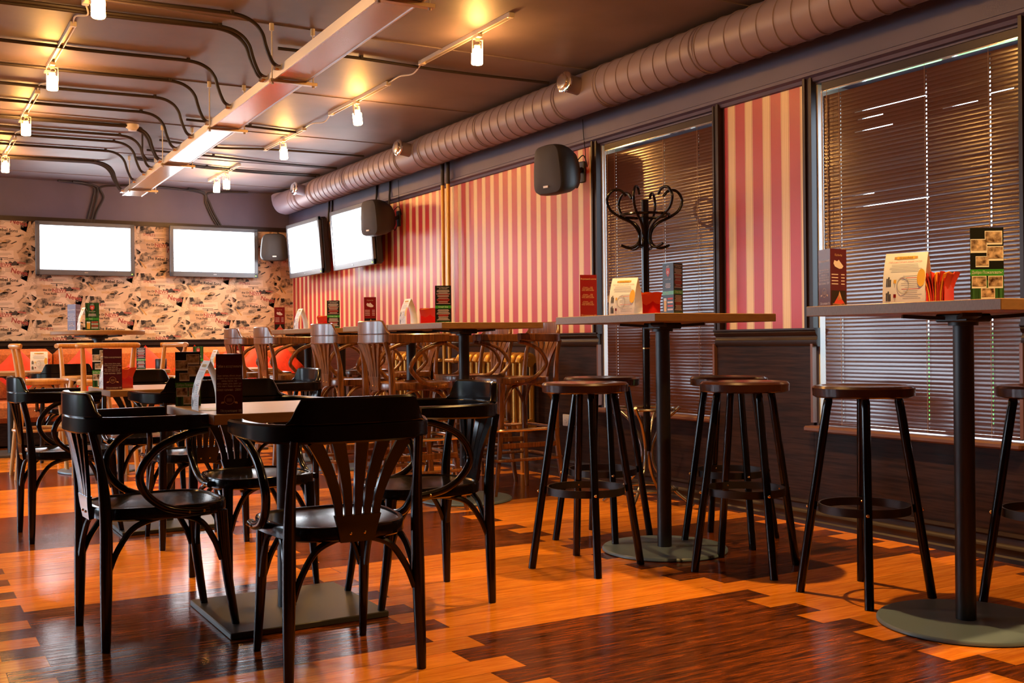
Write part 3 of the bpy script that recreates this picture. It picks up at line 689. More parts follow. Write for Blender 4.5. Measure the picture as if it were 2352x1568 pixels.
# the two on the striped wall lean forward a little
for lab, yc in (('white-screened television on the striped wall nearest the corner', 11.63), ('white-screened television on the striped wall partly behind a black loudspeaker', 10.19)):
    o = television(lab, 1.09, .62, .085); o.location = (4.045, yc, 2.07); o.rotation_euler = (.07, 0, -PI / 2)
    b = MB(); b.box((0, .16, -.02), (.30, .05, .2), bev=.004); b.box((0, .19, -.03), (.36, .02, .26)); b.build('wall_bracket', 'black_metal', o)
def speaker(label, loc, rz, tilt=0, w=.27, h=.33):
    t = thing('loudspeaker', label, 'loudspeaker', loc, rz, 'wall loudspeakers')            # local: grille faces -y
    def outline(q, y, r=.62):
        pts = []
        for k in range(28):
            a = 2 * PI * k / 28; c, s_ = math.cos(a), math.sin(a); e = .34
            u = math.copysign(abs(c) ** e, c); v_ = math.copysign(abs(s_) ** e, s_); wid = w / 2 * (1 - .10 * (v_ - .0)) ; pts.append((u * wid * q * (1 - .04 * v_ * v_), y, v_ * h / 2 * q * (1 + .05 * (1 - u * u))))
        return pts
    b = MB(); R = [[b.v(p) for p in outline(q, y)] for q, y in ((.96, -.07), (1.0, -.055), (1.0, .0), (.93, .06), (.72, .14), (.45, .19), (.2, .205))]
    b.loft(R); b.build('cabinet', 'speaker_body', t)
    b = MB(); R = [[b.v(p) for p in outline(q, y)] for q, y in ((.965, -.066), (.95, -.080), (.80, -.090), (.4, -.097), (.05, -.098))]; b.loft(R); b.build('grille', 'speaker_grille', t)
    b = MB(); b.box((0, -.096, -h * .36), (.045, .006, .014)); b.build('badge', 'plastic_white', t)
    b = MB(); b.tube([(0, .18, 0), (.0, .23, .0), (.0, .27, .02)], .018, 10); b.box((0, .28, .0), (.06, .03, .15), bev=.006); b.tube([(.02, .19, .06), (.05, .24, .11), (.05, .275, .03)], .004, 6); b.tube([(-.02, .19, -.03), (-.03, .24, -.11), (-.02, .275, -.05)], .004, 6); b.build('wall_bracket', 'black_metal', t)
    t.rotation_euler = (tilt, 0, rz)
    return t
speaker('large black loudspeaker high on the striped wall beside the window with the coat stand', (4.005, 6.27, 2.185), -PI / 2 + math.radians(12), .05)
speaker('black loudspeaker on the striped wall, before the television', (4.005, 9.45, 2.185), -PI / 2 + math.radians(12), .05)
speaker('black loudspeaker in the corner on the newsprint wall', (3.97, 12.46, 2.145), math.radians(-14), .0, .31, .31)

# ------------------------------------------------------------------ ceiling: duct, tray, conduits, lights
def duct():
    t = thing('spiral_duct', 'grey ribbed spiral air duct running under the ceiling along the striped wall', 'duct', (4.06, 4, 2.66))
    R = .135; y0, y1 = FY - 4 + .02, 12.28 - 4
    b = MB(); N_ = 48
    pts = [(0, y0, 0)] + [(0, y0 + (y1 - y0) * k / 20, 0) for k in range(1, 21)] + [(0, y1 + .10 * math.sin(a), .10 - .10 * math.cos(a)) for a in (PI / 8, PI / 4, 3 * PI / 8, PI / 2)]
    b.tube(pts, R, N_, raw=True)
    # raised spiral seams, flat at the valve collars, doubled at the joints
    valves = (5.88 - 4, 8.53 - 4, 11.28 - 4); y = y0 + .05
    while y < y1 - .45:
        if all(abs(y - (v_ + .05)) > .20 for v_ in valves):
            b.tube([(R * 1.004 * math.cos(2 * PI * q / 40), y + .125 * (q / 40), R * 1.004 * math.sin(2 * PI * q / 40)) for q in range(41)], .0055, 6, raw=True)
        y += .125
    for y in [v_ + d for v_ in valves for d in (-.22, .28)] + [-2.4, -.9, .7, 3.3, 6.1]:
        for e in (0, .03): b.tube([(R * 1.006 * math.cos(2 * PI * q / 40), y + e, R * 1.006 * math.sin(2 * PI * q / 40)) for q in range(40)], .006, 6, raw=True, closed=True)
    b.build('pipe', 'duct_paint', t)
    for v_ in valves:
        b = MB(); d = V((-1, -.10, .12)).normalized(); p = V((0, v_, 0)); b.cyl(p + d * .10, p + d * .235, .058, n=28); o = b.build('valve_stub', 'duct_paint', t)
        c = MB(); c.tube([p + d * .225, p + d * .233, p + d * .245, p + d * .252], lambda q: (.062, .070, .070, .058)[min(3, int(q * 3.001))], 32, raw=True); c.build('valve_rim', 'chrome', o)
        c = MB(); c.tube([p + d * .25, p + d * .268, p + d * .274], lambda q: (.046, .048, .03)[min(2, int(q * 2.001))], 32, raw=True); c.build('valve_disc', 'tray_metal', o)
duct()
def cable_tray():
    x0, x1, zb, zt, y0, y1 = 1.88, 2.065, 2.505, 2.558, FY + .1, 11.25
    t = thing('cable_tray', 'shiny galvanised cable tray hanging under the ceiling, pipes entering its left side', 'cable tray', (1.9715, 5, zb), -math.atan(.0245)); hw = (x1 - x0) / 2
    b = MB(); L = y1 - y0; yc = (y0 + y1) / 2 - 5
    b.use('tray_metal'); b.box((0, yc, .0015), (2 * hw, L, .003)); b.use('tray_side'); b.box((-hw, yc, .026), (.003, L, .052)); b.box((hw, yc, .026), (.003, L, .052)); b.box((-hw + .006, yc, .052), (.012, L, .003)); b.box((hw - .006, yc, .052), (.012, L, .003))
    for s in (-1, 1): b.box((s * hw, yc, -.001), (.008, L, .006))
    b.box((0, y1 - 5, .026), (2 * hw, .003, .052)); b.build('channel', None, t)
    for y in (2.7, 4.30, 5.93, 7.45, 9.12, 10.75):
        b = MB(); yy = y - 5; b.box((.02, yy, -.010), (2 * hw + .09, .035, .018)); o = b.build('support_bar', 'light_metal', t)
        for xx in (-hw - .012, hw + .045):
            c = MB(); c.tube([(xx, yy, -.03), (xx, yy, -.019), (xx, yy, -.018), (xx, yy, CZ - zb - .041), (xx, yy, CZ - zb - .04), (xx, yy, CZ - zb - .001)], lambda q: .009 if q < .25 else (.004 if q < .7 else .014), 8, raw=True); c.build('hanger_rod', 'white_metal', o)
mat('light_metal', (.62, .50, .36), .3, .85)
cable_tray()
def conduit(label, pts, r=.011, g='black conduits on the ceiling', clips=()):
    b = MB(); b.tube(pts, r, 8, sm=7); o = b.build('conduit', 'conduit_paint')
    for c in clips:
        k = MB(); k.box((c[0], c[1], c[2] + .012), (.02, .034, .034), bev=.004); k.build('pipe_clip', 'conduit_paint', o)
    return tag(o, label, 'conduit', g)
zc = CZ - .016
ent = [(5.80, 1, 'first'), (6.07, 2, 'second'), (6.90, 1, 'third'), (7.48, 1, 'fourth'), (8.03, 1, 'fifth'), (8.59, 1, 'sixth'), (9.18, 2, 'seventh'), (9.63, 1, 'eighth'), (9.95, 1, 'ninth'), (10.45, 1, 'tenth'), (11.12, 3, 'eleventh')]
ORD = {1: '', 2: ''}
for y, n_, w_ in ent:
    for q in range(n_):
        yy = y + q * .035; sl = .06 + .03 * q; XL = 1.903 + .0245 * (yy - 6)
        nm = {1: ['single'], 2: ['nearer', 'farther'], 3: ['nearest', 'middle', 'farthest']}[n_][q]
        conduit('%s black conduit of the %s bend entering the left side of the cable tray' % (nm, w_), [(LX + .05, yy + sl * 4 + .1, zc), (.3, yy + sl, zc), (1.0, yy + sl * .55 + .015, zc), (XL - .42 - .02 * q, yy + sl * .2, zc), (XL - .24 - .02 * q, yy + sl * .1, zc - .002), (XL - .15 - .015 * q, yy + .01, zc - .030), (XL - .105 - .01 * q, yy, zc - .085), (XL - .085 - .006 * q, yy, zc - .15), (XL - .065, yy, 2.60), (XL - .04, yy, 2.557), (XL + .006, yy, 2.537)],
                clips=[(.25, yy + sl * 1.02, zc), (XL - .27 - .02 * q, yy + sl * .12, zc)])
        b = MB(); b.cyl((XL - .034, yy, 2.538), (XL - .001, yy, 2.538), .017, n=10); o = b.build('conduit_gland', 'chrome'); tag(o, 'steel gland of the %s conduit of the %s bend at the cable tray' % (nm, w_), 'gland', 'conduit glands')
for lab, pts in (('black conduit crossing the ceiling between the two nearest right-hand track rails', [(2.065, 6.36, zc), (2.6, 6.34, zc), (3.2, 6.37, zc), (4.0, 6.33, zc)]), ('black conduit crossing the ceiling just beyond the third track rail', [(2.07, 8.72, zc), (2.6, 8.76, zc), (3.03, 8.82, zc)]),
                 ('black conduit crossing the ceiling above the ninth tray bend to the duct', [(2.07, 9.70, zc), (2.6, 9.84, zc), (3.1, 9.70, zc), (3.98, 9.66, zc)]), ('black conduit crossing the ceiling above the far tray end', [(2.07, 10.25, zc), (2.7, 10.31, zc), (3.4, 10.42, zc), (4.0, 10.44, zc)]),
                 ('upper of two black conduits reaching the far duct valve', [(2.07, 10.75, zc), (2.8, 10.95, zc), (3.4, 11.0, zc), (4.0, 10.95, zc)]), ('lower of two black conduits reaching the far duct valve', [(2.07, 10.8, zc), (2.8, 11.03, zc), (3.4, 11.1, zc), (4.0, 11.06, zc)])):
    conduit(lab, pts, .010, clips=[pts[1]])
yb = BY - .014
for lab, x0, xb, xt in (('left black conduit dropping to the left wall television', 1.98, 1.90, 1.6), ('middle black conduit dropping to the left wall television', 2.02, 1.945, 1.75), ('right black conduit dropping to the left wall television', 2.06, 1.975, 2.5), ('left black conduit dropping to the right wall television', 3.20, 3.40, 2.6), ('middle black conduit dropping to the right wall television', 3.22, 3.43, 3.0), ('right black conduit dropping to the right wall television', 3.25, 3.455, 3.7)):
    conduit(lab, [(xt, yb - .12, zc), ((xt + x0) / 2, yb - .05, zc), (x0, yb - .01, zc - .03), (x0 - (.0 if xt < 2.2 else -.03), yb, 2.66), ((x0 + xb) / 2, yb, 2.5), (xb, yb, 2.34)], .011, 'black conduits on the back wall')
b = MB(); b.lathe([(.052, CZ), (.052, CZ - .022), (.048, CZ - .032), (.034, CZ - .04), (.032, CZ - .052), (.0, CZ - .054)], 28, (1.745, 9.2, 0)); o = b.build('smoke_detector', 'plastic_white'); tag(o, 'round white smoke detector on the ceiling left of the cable tray', 'smoke detector')
conduit('short black conduit from the smoke detector down to the cable tray', [(1.80, 9.22, zc), (1.83, 9.24, zc - .01), (1.835, 9.26, zc - .12), (1.84, 9.27, 2.60), (1.885, 9.28, 2.545)], .008)

TG = 'ceiling track rails'; LGt = 'track lights'
RAILS = {}
def rail(label, x_, y0, y1):
    b = MB(); y = (y0 + y1) / 2
    t = thing('track_rail', label, 'track rail', (x_, y, CZ), 0, TG); L = y1 - y0
    b.box((-.014, 0, -.012), (.006, L, .024)); b.box((.014, 0, -.012), (.006, L, .024)); b.box((0, 0, -.003), (.03, L, .006)); b.build('rail', 'white_metal', t)
    for yy, dd in ((L / 2 - .02, .05), (-L / 2 + .01, .03)):
        b = MB(); b.box((0, yy, -.014), (.036, dd, .028), bev=.003); b.build('end_cap', 'white_metal', t)
for lab, x_, y0, y1 in (('track rail nearest the viewer right of the cable tray', 2.99, 5.11, 6.28), ('track rail second from the viewer right of the cable tray', 3.02, 6.87, 8.01), ('track rail third from the viewer right of the cable tray', 3.03, 8.655, 9.75), ('track rail farthest right of the cable tray, with two lamps', 3.06, 10.70, 11.87),
                        ('track rail nearest the viewer left of the cable tray', .905, 4.80, 6.0), ('track rail second from the viewer left of the cable tray', .905, 6.42, 7.62), ('track rail third from the viewer left of the cable tray', .92, 8.25, 9.40), ('track rail farthest left of the cable tray', .95, 10.2, 11.4)): rail(lab, x_, y0, y1)
for lab, x_, y0, y1, x2 in (('cable linking the first and second right-hand track rails', 2.995, 6.28, 6.87, 3.02), ('cable linking the second and third right-hand track rails', 3.02, 8.01, 8.655, 3.03), ('cable linking the first and second left-hand track rails', .905, 6.0, 6.42, .905), ('cable linking the second and third left-hand track rails', .905, 7.62, 8.25, .92), ('cable linking the third and fourth left-hand track rails', .92, 9.40, 10.2, .945)):
    b = MB(); b.tube([(x_, y0, CZ - .012), (x_ + .035, y0 * .65 + y1 * .35, CZ - .03), (x2 - .01, y0 * .35 + y1 * .65, CZ - .012), (x2, y1, CZ - .012)], .005, 6); tag(b.build('track_cable', 'white_metal'), lab, 'cable', 'track cables')
def track_light(label, x_, y, tilt, rz, power=85):
    t = thing('track_light', label, 'lamp', (x_, y, CZ), 0, LGt)
    b = MB(); b.box((0, 0, -.034), (.03, .07, .022), bev=.003); b.cyl((0, 0, -.06), (0, 0, -.045), .012, n=12); b.build('adapter', 'white_metal', t)
    M4 = tr(0, 0, -.050) @ rotz(rz) @ rotx(tilt)
    b = MB(); b.M = M4
    for s in (-1, 1): b.box((.034 * s, 0, -.042), (.003, .012, .085))
    b.box((0, 0, -.002), (.071, .012, .003)); b.build('yoke', 'white_metal', t)
    b = MB(); b.M = M4; b.lathe([(.020, -.055), (.0335, -.063), (.034, -.140), (.030, -.146), (.0, -.146)], 20); b.build('glass_shade', 'lamp_glass', t)
    b = MB(); b.M = M4; b.cyl((0, 0, -.055), (0, 0, -.035), .019, n=14); b.tube([(0, 0, -.035), (.02, 0, -.02), (0, .0, -.004)], .003, 6); b.build('lamp_holder', 'white_metal', t)
    l = bpy.data.lights.new('lamp_beam', 'SPOT'); l.energy = power; l.color = (1, .57, .19); l.spot_size = math.radians(124); l.spot_blend = .8; l.shadow_soft_size = .03
    o = bpy.data.objects.new('lamp_beam', l); COL.objects.link(o); o.parent = t; o.matrix_local = M4 @ tr(0, 0, -.155)
for lab, x_, y, ti, rz, *pw in (('glowing track lamp nearest the viewer right of the cable tray', 2.99, 5.51, .05, 0), ('glowing track lamp second right of the cable tray', 3.02, 7.47, -.12, .5), ('glowing track lamp third right of the cable tray', 3.01, 9.16, -.1, .4), ('left of the two glowing lamps at the far end of the ceiling', 3.04, 11.47, .1, .3), ('right of the two glowing lamps at the far end of the ceiling', 3.06, 11.18, .1, -.3),
                          ('glowing track lamp nearest the viewer left of the cable tray', .905, 5.61, -.05, .2), ('glowing track lamp second left of the cable tray', .905, 7.33, 0, 0), ('glowing track lamp third left of the cable tray', .92, 9.0, .03, 0), ('glowing track lamp fourth left of the cable tray, at the picture edge', .945, 11.0, .05, .2),
                          ('glowing track lamp above the top edge of the picture on the right', 3.0, 3.75, 0, 0, 150), ('glowing track lamp above the viewer on the right', 3.0, 1.7, 0, 0, 170), ('unseen glowing track lamp added for light on the left', -1.2, 6.0, 0, 0), ('unseen glowing track lamp added for light far left', -1.2, 9.5, 0, 0)): track_light(lab, x_, y, ti, rz, *pw)  # the left-hand lamps on this line are unseen, added for their light
rail('track rail above the viewer on the right', 3.0, 1.3, 4.1); rail('unseen track rail of the added lamp on the left', -1.2, 5.6, 6.4); rail('unseen track rail of the added lamp far left', -1.2, 9.1, 9.9)  # the left-hand rails only carry the added lamps
# ------------------------------------------------------------------ venetian blinds
def blind(label, w, seed, gaps, side_gap):
    y0, y1 = w[0] + .008, w[1] - side_gap; xb = WX + .012; zt, zb = WZ[1] - .035, WZ[0] + .02
    t = thing('venetian_blind', label, 'blind', (xb, (y0 + y1) / 2, 0), 0, 'brown venetian blinds'); L = (y1 - y0) / 2; rnd = random.Random(seed)
    b = MB(); b.use('trim_wood'); b.box((0, 0, zt + .032), (.03, 2 * L, .044), bev=.003); b.use('chrome'); b.box((-.008, 0, zt + .007), (.022, 2 * L, .006)); b.build('head_rail', None, t)
    b = MB(); b.box((0, 0, zb - .008), (.024, 2 * L, .014), bev=.003); b.build('bottom_rail', 'blind_slat', t)
    cords = (-L + .15, -.08, L - .12); pitch = .0203; n = int((zt - zb - .01) / pitch); b = MB()
    ang = math.radians(85)
    for i in range(n):
        z = zb + .012 + i * pitch; a = ang + rnd.uniform(-.02, .02); sag = rnd.uniform(-.0006, .0006)
        # slat section: arc of a circle 25 mm wide, room edge low
        sec = []
        for k in range(7):
            q = (k / 6 - .5) * .0258; crown = .0008 * (1 - (2 * (k / 6 - .5)) ** 2)
            sec.append((q * math.cos(a) - crown * math.sin(a), q * math.sin(a) + crown * math.cos(a) + sag))
        # a -> q along (cos, sin): lower k = room side and low
        def strip(ks, ya, yb_):
            va = [b.v((sec[k][0], ya, z + sec[k][1])) for k in ks]; vb = [b.v((sec[k][0], yb_, z + sec[k][1])) for k in ks]
            for p in range(len(ks) - 1): b.f([va[p], va[p + 1], vb[p + 1], vb[p]], True)
        hole = .0028
        segs = []; y = -L
        for c in cords: segs.append((y, c - hole)); y = c + hole
        segs.append((y, L))
        gap = [g for g in gaps if g[0] == i]
        for ya, yb_ in segs:
            if not gap: strip((0, 1, 2, 3, 4, 5, 6), ya, yb_)
            else:
                for g in gap:
                    ga, gb = max(ya, g[1]), min(yb_, g[2])
                    if ga >= gb: strip((0, 1, 2, 3, 4, 5, 6), ya, yb_)
                    else:
                        if ga > ya: strip((0, 1, 2, 3, 4, 5, 6), ya, ga)
                        strip((0, 1, 2, 3, 4), ga, gb)
                        if gb < yb_: strip((0, 1, 2, 3, 4, 5, 6), gb, yb_)
        for c in cords: strip((0, 1, 2), c - hole, c + hole); strip((4, 5, 6), c - hole, c + hole)
    b.build('slats', 'blind_slat', t, fix=False)
    for c in cords:
        b = MB(); b.cyl((-.014, c, zb - .01), (-.014, c, zt + .01), .0009, n=6); b.build('ladder_cord', 'cord', t)
    b = MB(); b.cyl((-.022, L - .045, zt + .01), (-.022, L - .045, 1.30), .0016, n=6); b.lathe([(.006, 1.26), (.008, 1.265), (.006, 1.30), (.002, 1.31)], 10, (-.022, L - .045, 0)); b.build('pull_cord', 'cord', t)
    b = MB(); b.cyl((-.024, L - .012, zt + .01), (-.026, L - .014, 1.15), .004, n=8); b.build('tilt_wand', 'clear_plastic', t)
    return t
c1 = sum(W1) / 2
blind('brown venetian blind in the window behind the coat stand', W1, 1, [], .05)
blind('brown venetian blind in the large right window, with bright gaps between slats', W2, 2, [(78, -.08, .36), (76, .18, .34), (73, .12, .36), (57, .24, .38), (54, -.09, .36), (74, -.36, -.17), (75, -.54, -.42)], .045)

# ------------------------------------------------------------------ radiators and pipes on the right wall
def radiator(label, y0, y1):
    n = int(round((y1 - y0) / .098)); t = thing('radiator', label, 'radiator', (4.165, (y0 + y1) / 2, .33), 0, 'gold cast iron radiators'); yc = (y0 + y1) / 2
    for k in range(n):
        y = y0 + (k + .5) * (y1 - y0) / n - yc; b = MB(); h = .555
        for dx in (-.045, .045):
            b.tube([(dx, y, .03), (dx, y, h - .03)], .021, 10, raw=True)
        b.tube([(-.07, y, h - .05), (-.05, y, h - .008), (0, y, h + .004), (.05, y, h - .008), (.07, y, h - .05)], .026, 10, sm=4); b.tube([(-.07, y, .05), (-.05, y, .008), (0, y, -.004), (.05, y, .008), (.07, y, .05)], .026, 10, sm=4)
        b.build('section', 'gold_paint', t)
    b = MB(); L = (y1 - y0) / 2
    for z in (.51, .045): b.cyl((0, -L - .012, z), (0, L + .012, z), .036, n=16)
    b.build('header_pipe', 'gold_paint', t)
    b = MB()
    for s in (-1, 1): b.box((0, s * (L - .1), -.165), (.05, .03, .33), bev=.004)
    b.build('foot', 'gold_paint', t)
radiator('gold cast iron radiator on the right wall, nearest the black stools', 6.90, 7.99); radiator('gold cast iron radiator on the right wall beyond the vertical pipes', 8.70, 9.68)
for lab, y in (('left of the two vertical gold pipes on the striped wall', 8.405), ('right of the two vertical gold pipes on the striped wall', 8.30)):
    t = thing('vertical_pipe', lab, 'pipe', (4.20, y, 0), 0, 'vertical heating pipes')
    b = MB(); b.cyl((0, 0, .05), (0, 0, 2.37), .017, n=14); b.build('gold_length', 'gold_paint', t)
    b = MB(); b.cyl((0, 0, 2.37), (0, 0, CZ), .0175, n=14); q = b.build('painted_length', 'conduit_paint', t); q['label'] = 'dark painted upper length'
for lab, y0, y1, z in (('upper gold feed pipe from the nearer radiator to the vertical pipes', 8.0, 8.30, .84), ('upper gold feed pipe from the vertical pipes to the farther radiator', 8.405, 8.69, .84), ('lower gold feed pipe from the nearer radiator to the vertical pipes', 8.0, 8.30, .375), ('lower gold feed pipe from the vertical pipes to the farther radiator', 8.405, 8.69, .375)):
    b = MB(); ym = (y0 + y1) / 2; b.tube([(4.165, y0, z), (4.165, ym - .03, z), (4.165, ym - .029, z), (4.165, ym + .029, z), (4.165, ym + .03, z), (4.165, y1, z)], lambda q: .024 if .3 < q < .7 else .016, 12, raw=True)
    tag(b.build('feed_pipe', 'gold_paint'), lab, 'pipe', 'radiator feed pipes')
t = thing('wall_outlet', 'white power socket on the dark panelling behind the left stools', 'socket', (WX - .018, 6.52, .42))
b = MB(); b.box((-.006, 0, 0), (.012, .145, .085), bev=.003); b.build('cover_plate', 'plastic_white', t)
b = MB()
for y in (-.034, .034): b.lathe([(.024, 0), (.024, .004), (.019, .004), (.017, -.004)], 24)
b.bm.free(); b = MB()
for y in (-.034, .034): b.tube([(-.0115, y, 0), (-.0145, y, 0)], .023, 20, raw=True)
o = b.build('socket_ring', 'plastic_white', t)
b = MB()
for y in (-.034, .034): b.tube([(-.0146, y, 0), (-.0150, y, 0)], .017, 20, raw=True)
o2 = b.build('socket_face', 'window_frame', t)
b = MB()
for y in (-.034, .034):
    for d in (-.008, .008): b.tube([(-.0151, y + d, 0), (-.0156, y + d, 0)], .0028, 8, raw=True)
b.build('pin_hole', 'ink', t)

# ------------------------------------------------------------------ coat stand
def coat_stand():
    t = thing('coat_stand', 'dark coat stand with curled hooks before the left window', 'coat stand', (3.95, 5.18, 0), math.radians(8))
    b = MB(); b.cyl((0, 0, .33), (0, 0, .95), .022, n=18); b.cyl((0, 0, .95), (0, 0, 1.845), .0235, n=18); b.build('pole', 'dark_lacquer', t)
    b = MB(); b.cyl((0, 0, .945), (0, 0, .953), .0242, n=18); b.build('pole_ferrule', 'brass', t)
    for k in range(6):
        a = k * PI / 3 + .5; c, s_ = math.cos(a), math.sin(a); P = lambda r, z: (r * c, r * s_, z)
        b = MB(); b.tube([P(.115, 1.868), P(.150, 1.902), P(.200, 1.898), P(.232, 1.845), P(.210, 1.782), P(.150, 1.740), P(.080, 1.705), P(.041, 1.655), P(.035, 1.605), P(.056, 1.568), P(.10, 1.555), P(.150, 1.572)], .0085, 10); b.build('hook', 'dark_lacquer', t)
    b = MB(); b.tube([(.148 * math.cos(2 * PI * k / 18), .148 * math.sin(2 * PI * k / 18), 1.752) for k in range(18)], .0085, 8, closed=True, sm=3); b.build('hook_ring', 'dark_lacquer', t)
    for k in range(4):
        a = k * PI / 2 + .45; c, s_ = math.cos(a), math.sin(a); P = lambda r, z: (r * c, r * s_, z)
        b = MB(); b.tube([P(.205, .60), P(.18, .575), P(.10, .50), P(.04, .38), P(.034, .29), P(.07, .20), P(.17, .10), P(.25, .04), P(.285, .012)], .0105, 10); b.build('leg', 'dark_chrome', t)
    for r, z in ((.175, .585), (.175, .105)):
        b = MB(); b.tube([(r * math.cos(2 * PI * k / 18), r * math.sin(2 * PI * k / 18), z) for k in range(18)], .009, 8, closed=True, sm=3); b.build('umbrella_ring', 'dark_chrome', t)
coat_stand()

# ------------------------------------------------------------------ table things
H1, H2, HR = 1.115, .767, 1.118
def face_M(w, h, th, r):
    """matrix of a prism face: u right, v up, normal outwards; th = outward angle in plan, r = distance to face"""
    n = V((math.cos(th), math.sin(th), 0)); u = V((-n.y, n.x, 0)); return Matrix((( u.x, 0, n.x, n.x * r), (u.y, 0, n.y, n.y * r), (0, 1, 0, 0), (0, 0, 0, 1)))
class Print:
    def __init__(s, M4, w, h): s.b = MB(); s.M, s.w, s.h = M4, w, h
    def rect(s, u, v_, w, h, m, lay=1):
        s.b.use(m); s.b.f([s.b.v(s.M @ V(((u + a * w / 2) * s.w, (v_ + c * h / 2) * s.h, .0003 * lay))) for a, c in ((-1, -1), (1, -1), (1, 1), (-1, 1))]); return s
    def disc(s, u, v_, r, m, lay=2, r2=0, n=20, sy=1.):
        s.b.use(m); P = lambda a, q: s.b.v(s.M @ V((u * s.w + q * math.cos(a), v_ * s.h + q * sy * math.sin(a), .0003 * lay)))
        for k in range(n):
            a, c = 2 * PI * k / n, 2 * PI * (k + 1) / n
            if r2: s.b.f([P(a, r), P(c, r), P(c, r2), P(a, r2)])
            else: s.b.f([P(a, r), P(c, r), P(0, 0)])
        return s
    def poly(s, pts, m, lay=2): s.b.use(m); s.b.f([s.b.v(s.M @ V((a * s.w, c * s.h, .0003 * lay))) for a, c in pts]); return s
    def text(s, st, u, v_, size, m, lay=3, sq=1.):
        tp = text_mesh(st); wd = max(q[0] for q in tp[0]) - min(q[0] for q in tp[0]); sq = min(sq, .92 * s.w * (1 - 2 * abs(u)) / (wd * size) if abs(u) < .3 else sq)
        s.b.use(m); s.b.text(st, s.M @ tr(u * s.w, v_ * s.h, .0003 * lay) @ Matrix.Diagonal((sq, 1, 1, 1)), size); return s
    def lines(s, u, v_, w, h, n, m, rnd, lay=2, red=None):
        for k in range(n):
            ww = w * rnd.uniform(.65, 1); zz = v_ + h / 2 - (k + .5) * h / n
            s.rect(u, zz, ww, h / n * .42, (red if red and rnd.random() < .22 else m), lay)
        return s
def d_photos(p, rnd):
    p.rect(0, .14, 1, .28, 'card_green'); p.rect(0, .385, 1, .09, 'green_band'); p.text('Добро Пожаловать!', 0, .385, .0135, 'paper', sq=.82)
    for u, v_, w, h in ((.20, .86, .52, .19), (-.24, .75, .5, .19), (.24, .645, .5, .2), (-.14, .535, .4, .15), (-.24, .255, .44, .17), (.25, .255, .44, .17), (.02, .10, .42, .15)): p.rect(u, v_, w, h, 'paper', 2 if v_ != .75 else 3); p.rect(u, v_ + h * .06, w * .92, h * .76, 'photo_print', 4)
def d_tobacco(p, rnd):
    p.text('Табак в ассортименте', 0, .79, .0125, 'pale_text', sq=.72)
    for k, st in enumerate(('Дыня, малина, яблоко, вишня', 'клубника, мята, груша, виноград', 'лимон, персик, чай', 'арбуз, ананас, роза, грейпфрут', 'кола, манго, банан, капучино')): p.text(st, 0, .635 - k * .044, .0088, 'pale_text', sq=.62)
    p.text('Бокал кальяна - 2000тг', 0, .40, .0125, 'pale_text', sq=.68); p.disc(0, .235, .017, 'tan_text', 2, .0155); p.poly(((-.32, .165), (-.2, .175), (-.19, .205), (-.30, .20)), 'tan_text'); p.poly(((.32, .165), (.2, .175), (.19, .205), (.30, .20)), 'tan_text')
    for k in range(3): p.rect(0, .25 - k * .02, .2, .006, 'tan_text')
    p.text('Обслуживание 10%', .06, .045, .0125, 'pale_text', sq=.85)
def d_hookah(p, rnd):
    p.text('Фирменный кальян', 0, .90, .0115, 'tan_text', sq=.86)
    for k in range(3):
        v0 = .70 - k * .17
        for q, st in enumerate(('«Олимп» ..... 2500', 'Виноградный лёд,', 'табак, мята и вишня')): p.text(st, -.04, v0 - q * .035, .0085, 'tan_text', sq=.75)
    p.text('Обслуживание 10%', 0, .035, .0115, 'tan_text', sq=.85)
def d_kalyan(p, rnd):
    p.text('Кальян', .0, .89, .013, 'tan_text'); p.poly(((-.25, .80), (-.08, .78), (.02, .81), (.3, .70), (.22, .66), (.06, .65), (-.22, .69), (-.3, .74)), 'pale_text')
    for k in range(4): p.rect(-.22, .55 - .055 * k, .4, .016, 'pale_text'); p.rect(.27, .55 - .055 * k, .22, .016, 'pale_text')
    p.rect(0, .15, .9, .24, 'card_black'); p.poly(((-.3, .04), (0, .2), (.35, .05), (.1, .03)), 'red_text', 3); p.poly(((-.1, .1), (.05, .26), (.2, .12)), 'tan_text', 3)
    p.text('Обслуживание 10%', 0, .03, .009, 'tan_text', 5, .9)
def d_list(p, rnd):
    p.text('Спортивное меню', 0, .955, .0095, 'pale_text', sq=.9); p.text('для компании', 0, .92, .0085, 'pale_text', sq=.9)
    p.lines(0, .70, .86, .38, 16, 'pale_text', rnd, red='red_text'); p.rect(0, .43, 1, .075, 'green_band'); p.text('Спорт Бар', 0, .43, .012, 'paper'); p.lines(0, .22, .86, .30, 11, 'pale_text', rnd, red='red_text'); p.rect(0, .025, 1, .05, 'card_green')
def d_beer(p, rnd):
    p.text('АЙС', 0, .93, .012, 'pale_text'); p.poly(((-.16, .9), (.16, .9), (.17, .8), (.0, .72), (-.17, .8)), 'red_text'); p.disc(0, .82, .007, 'pale_text', 3, .003, 16); p.text('СПОРТ БАР', 0, .68, .0085, 'pale_text'); p.lines(0, .56, .6, .1, 4, 'pale_text', rnd)
    p.rect(0, .415, 1, .07, 'green_band'); p.text('Пиво', -.1, .415, .011, 'paper'); p.poly(((-.38, .05), (-.16, .05), (-.14, .27), (-.40, .27)), 'yellow_print'); p.rect(-.27, .29, .26, .05, 'paper', 3)
    for k, m in enumerate(('red_text', 'pale_text', 'red_text', 'pale_text')): p.rect(.18, .3 - k * .07, .5, .035, m)
DES = dict(photos=d_photos, tobacco=d_tobacco, hookah=d_hookah, kalyan=d_kalyan, list=d_list, beer=d_beer)
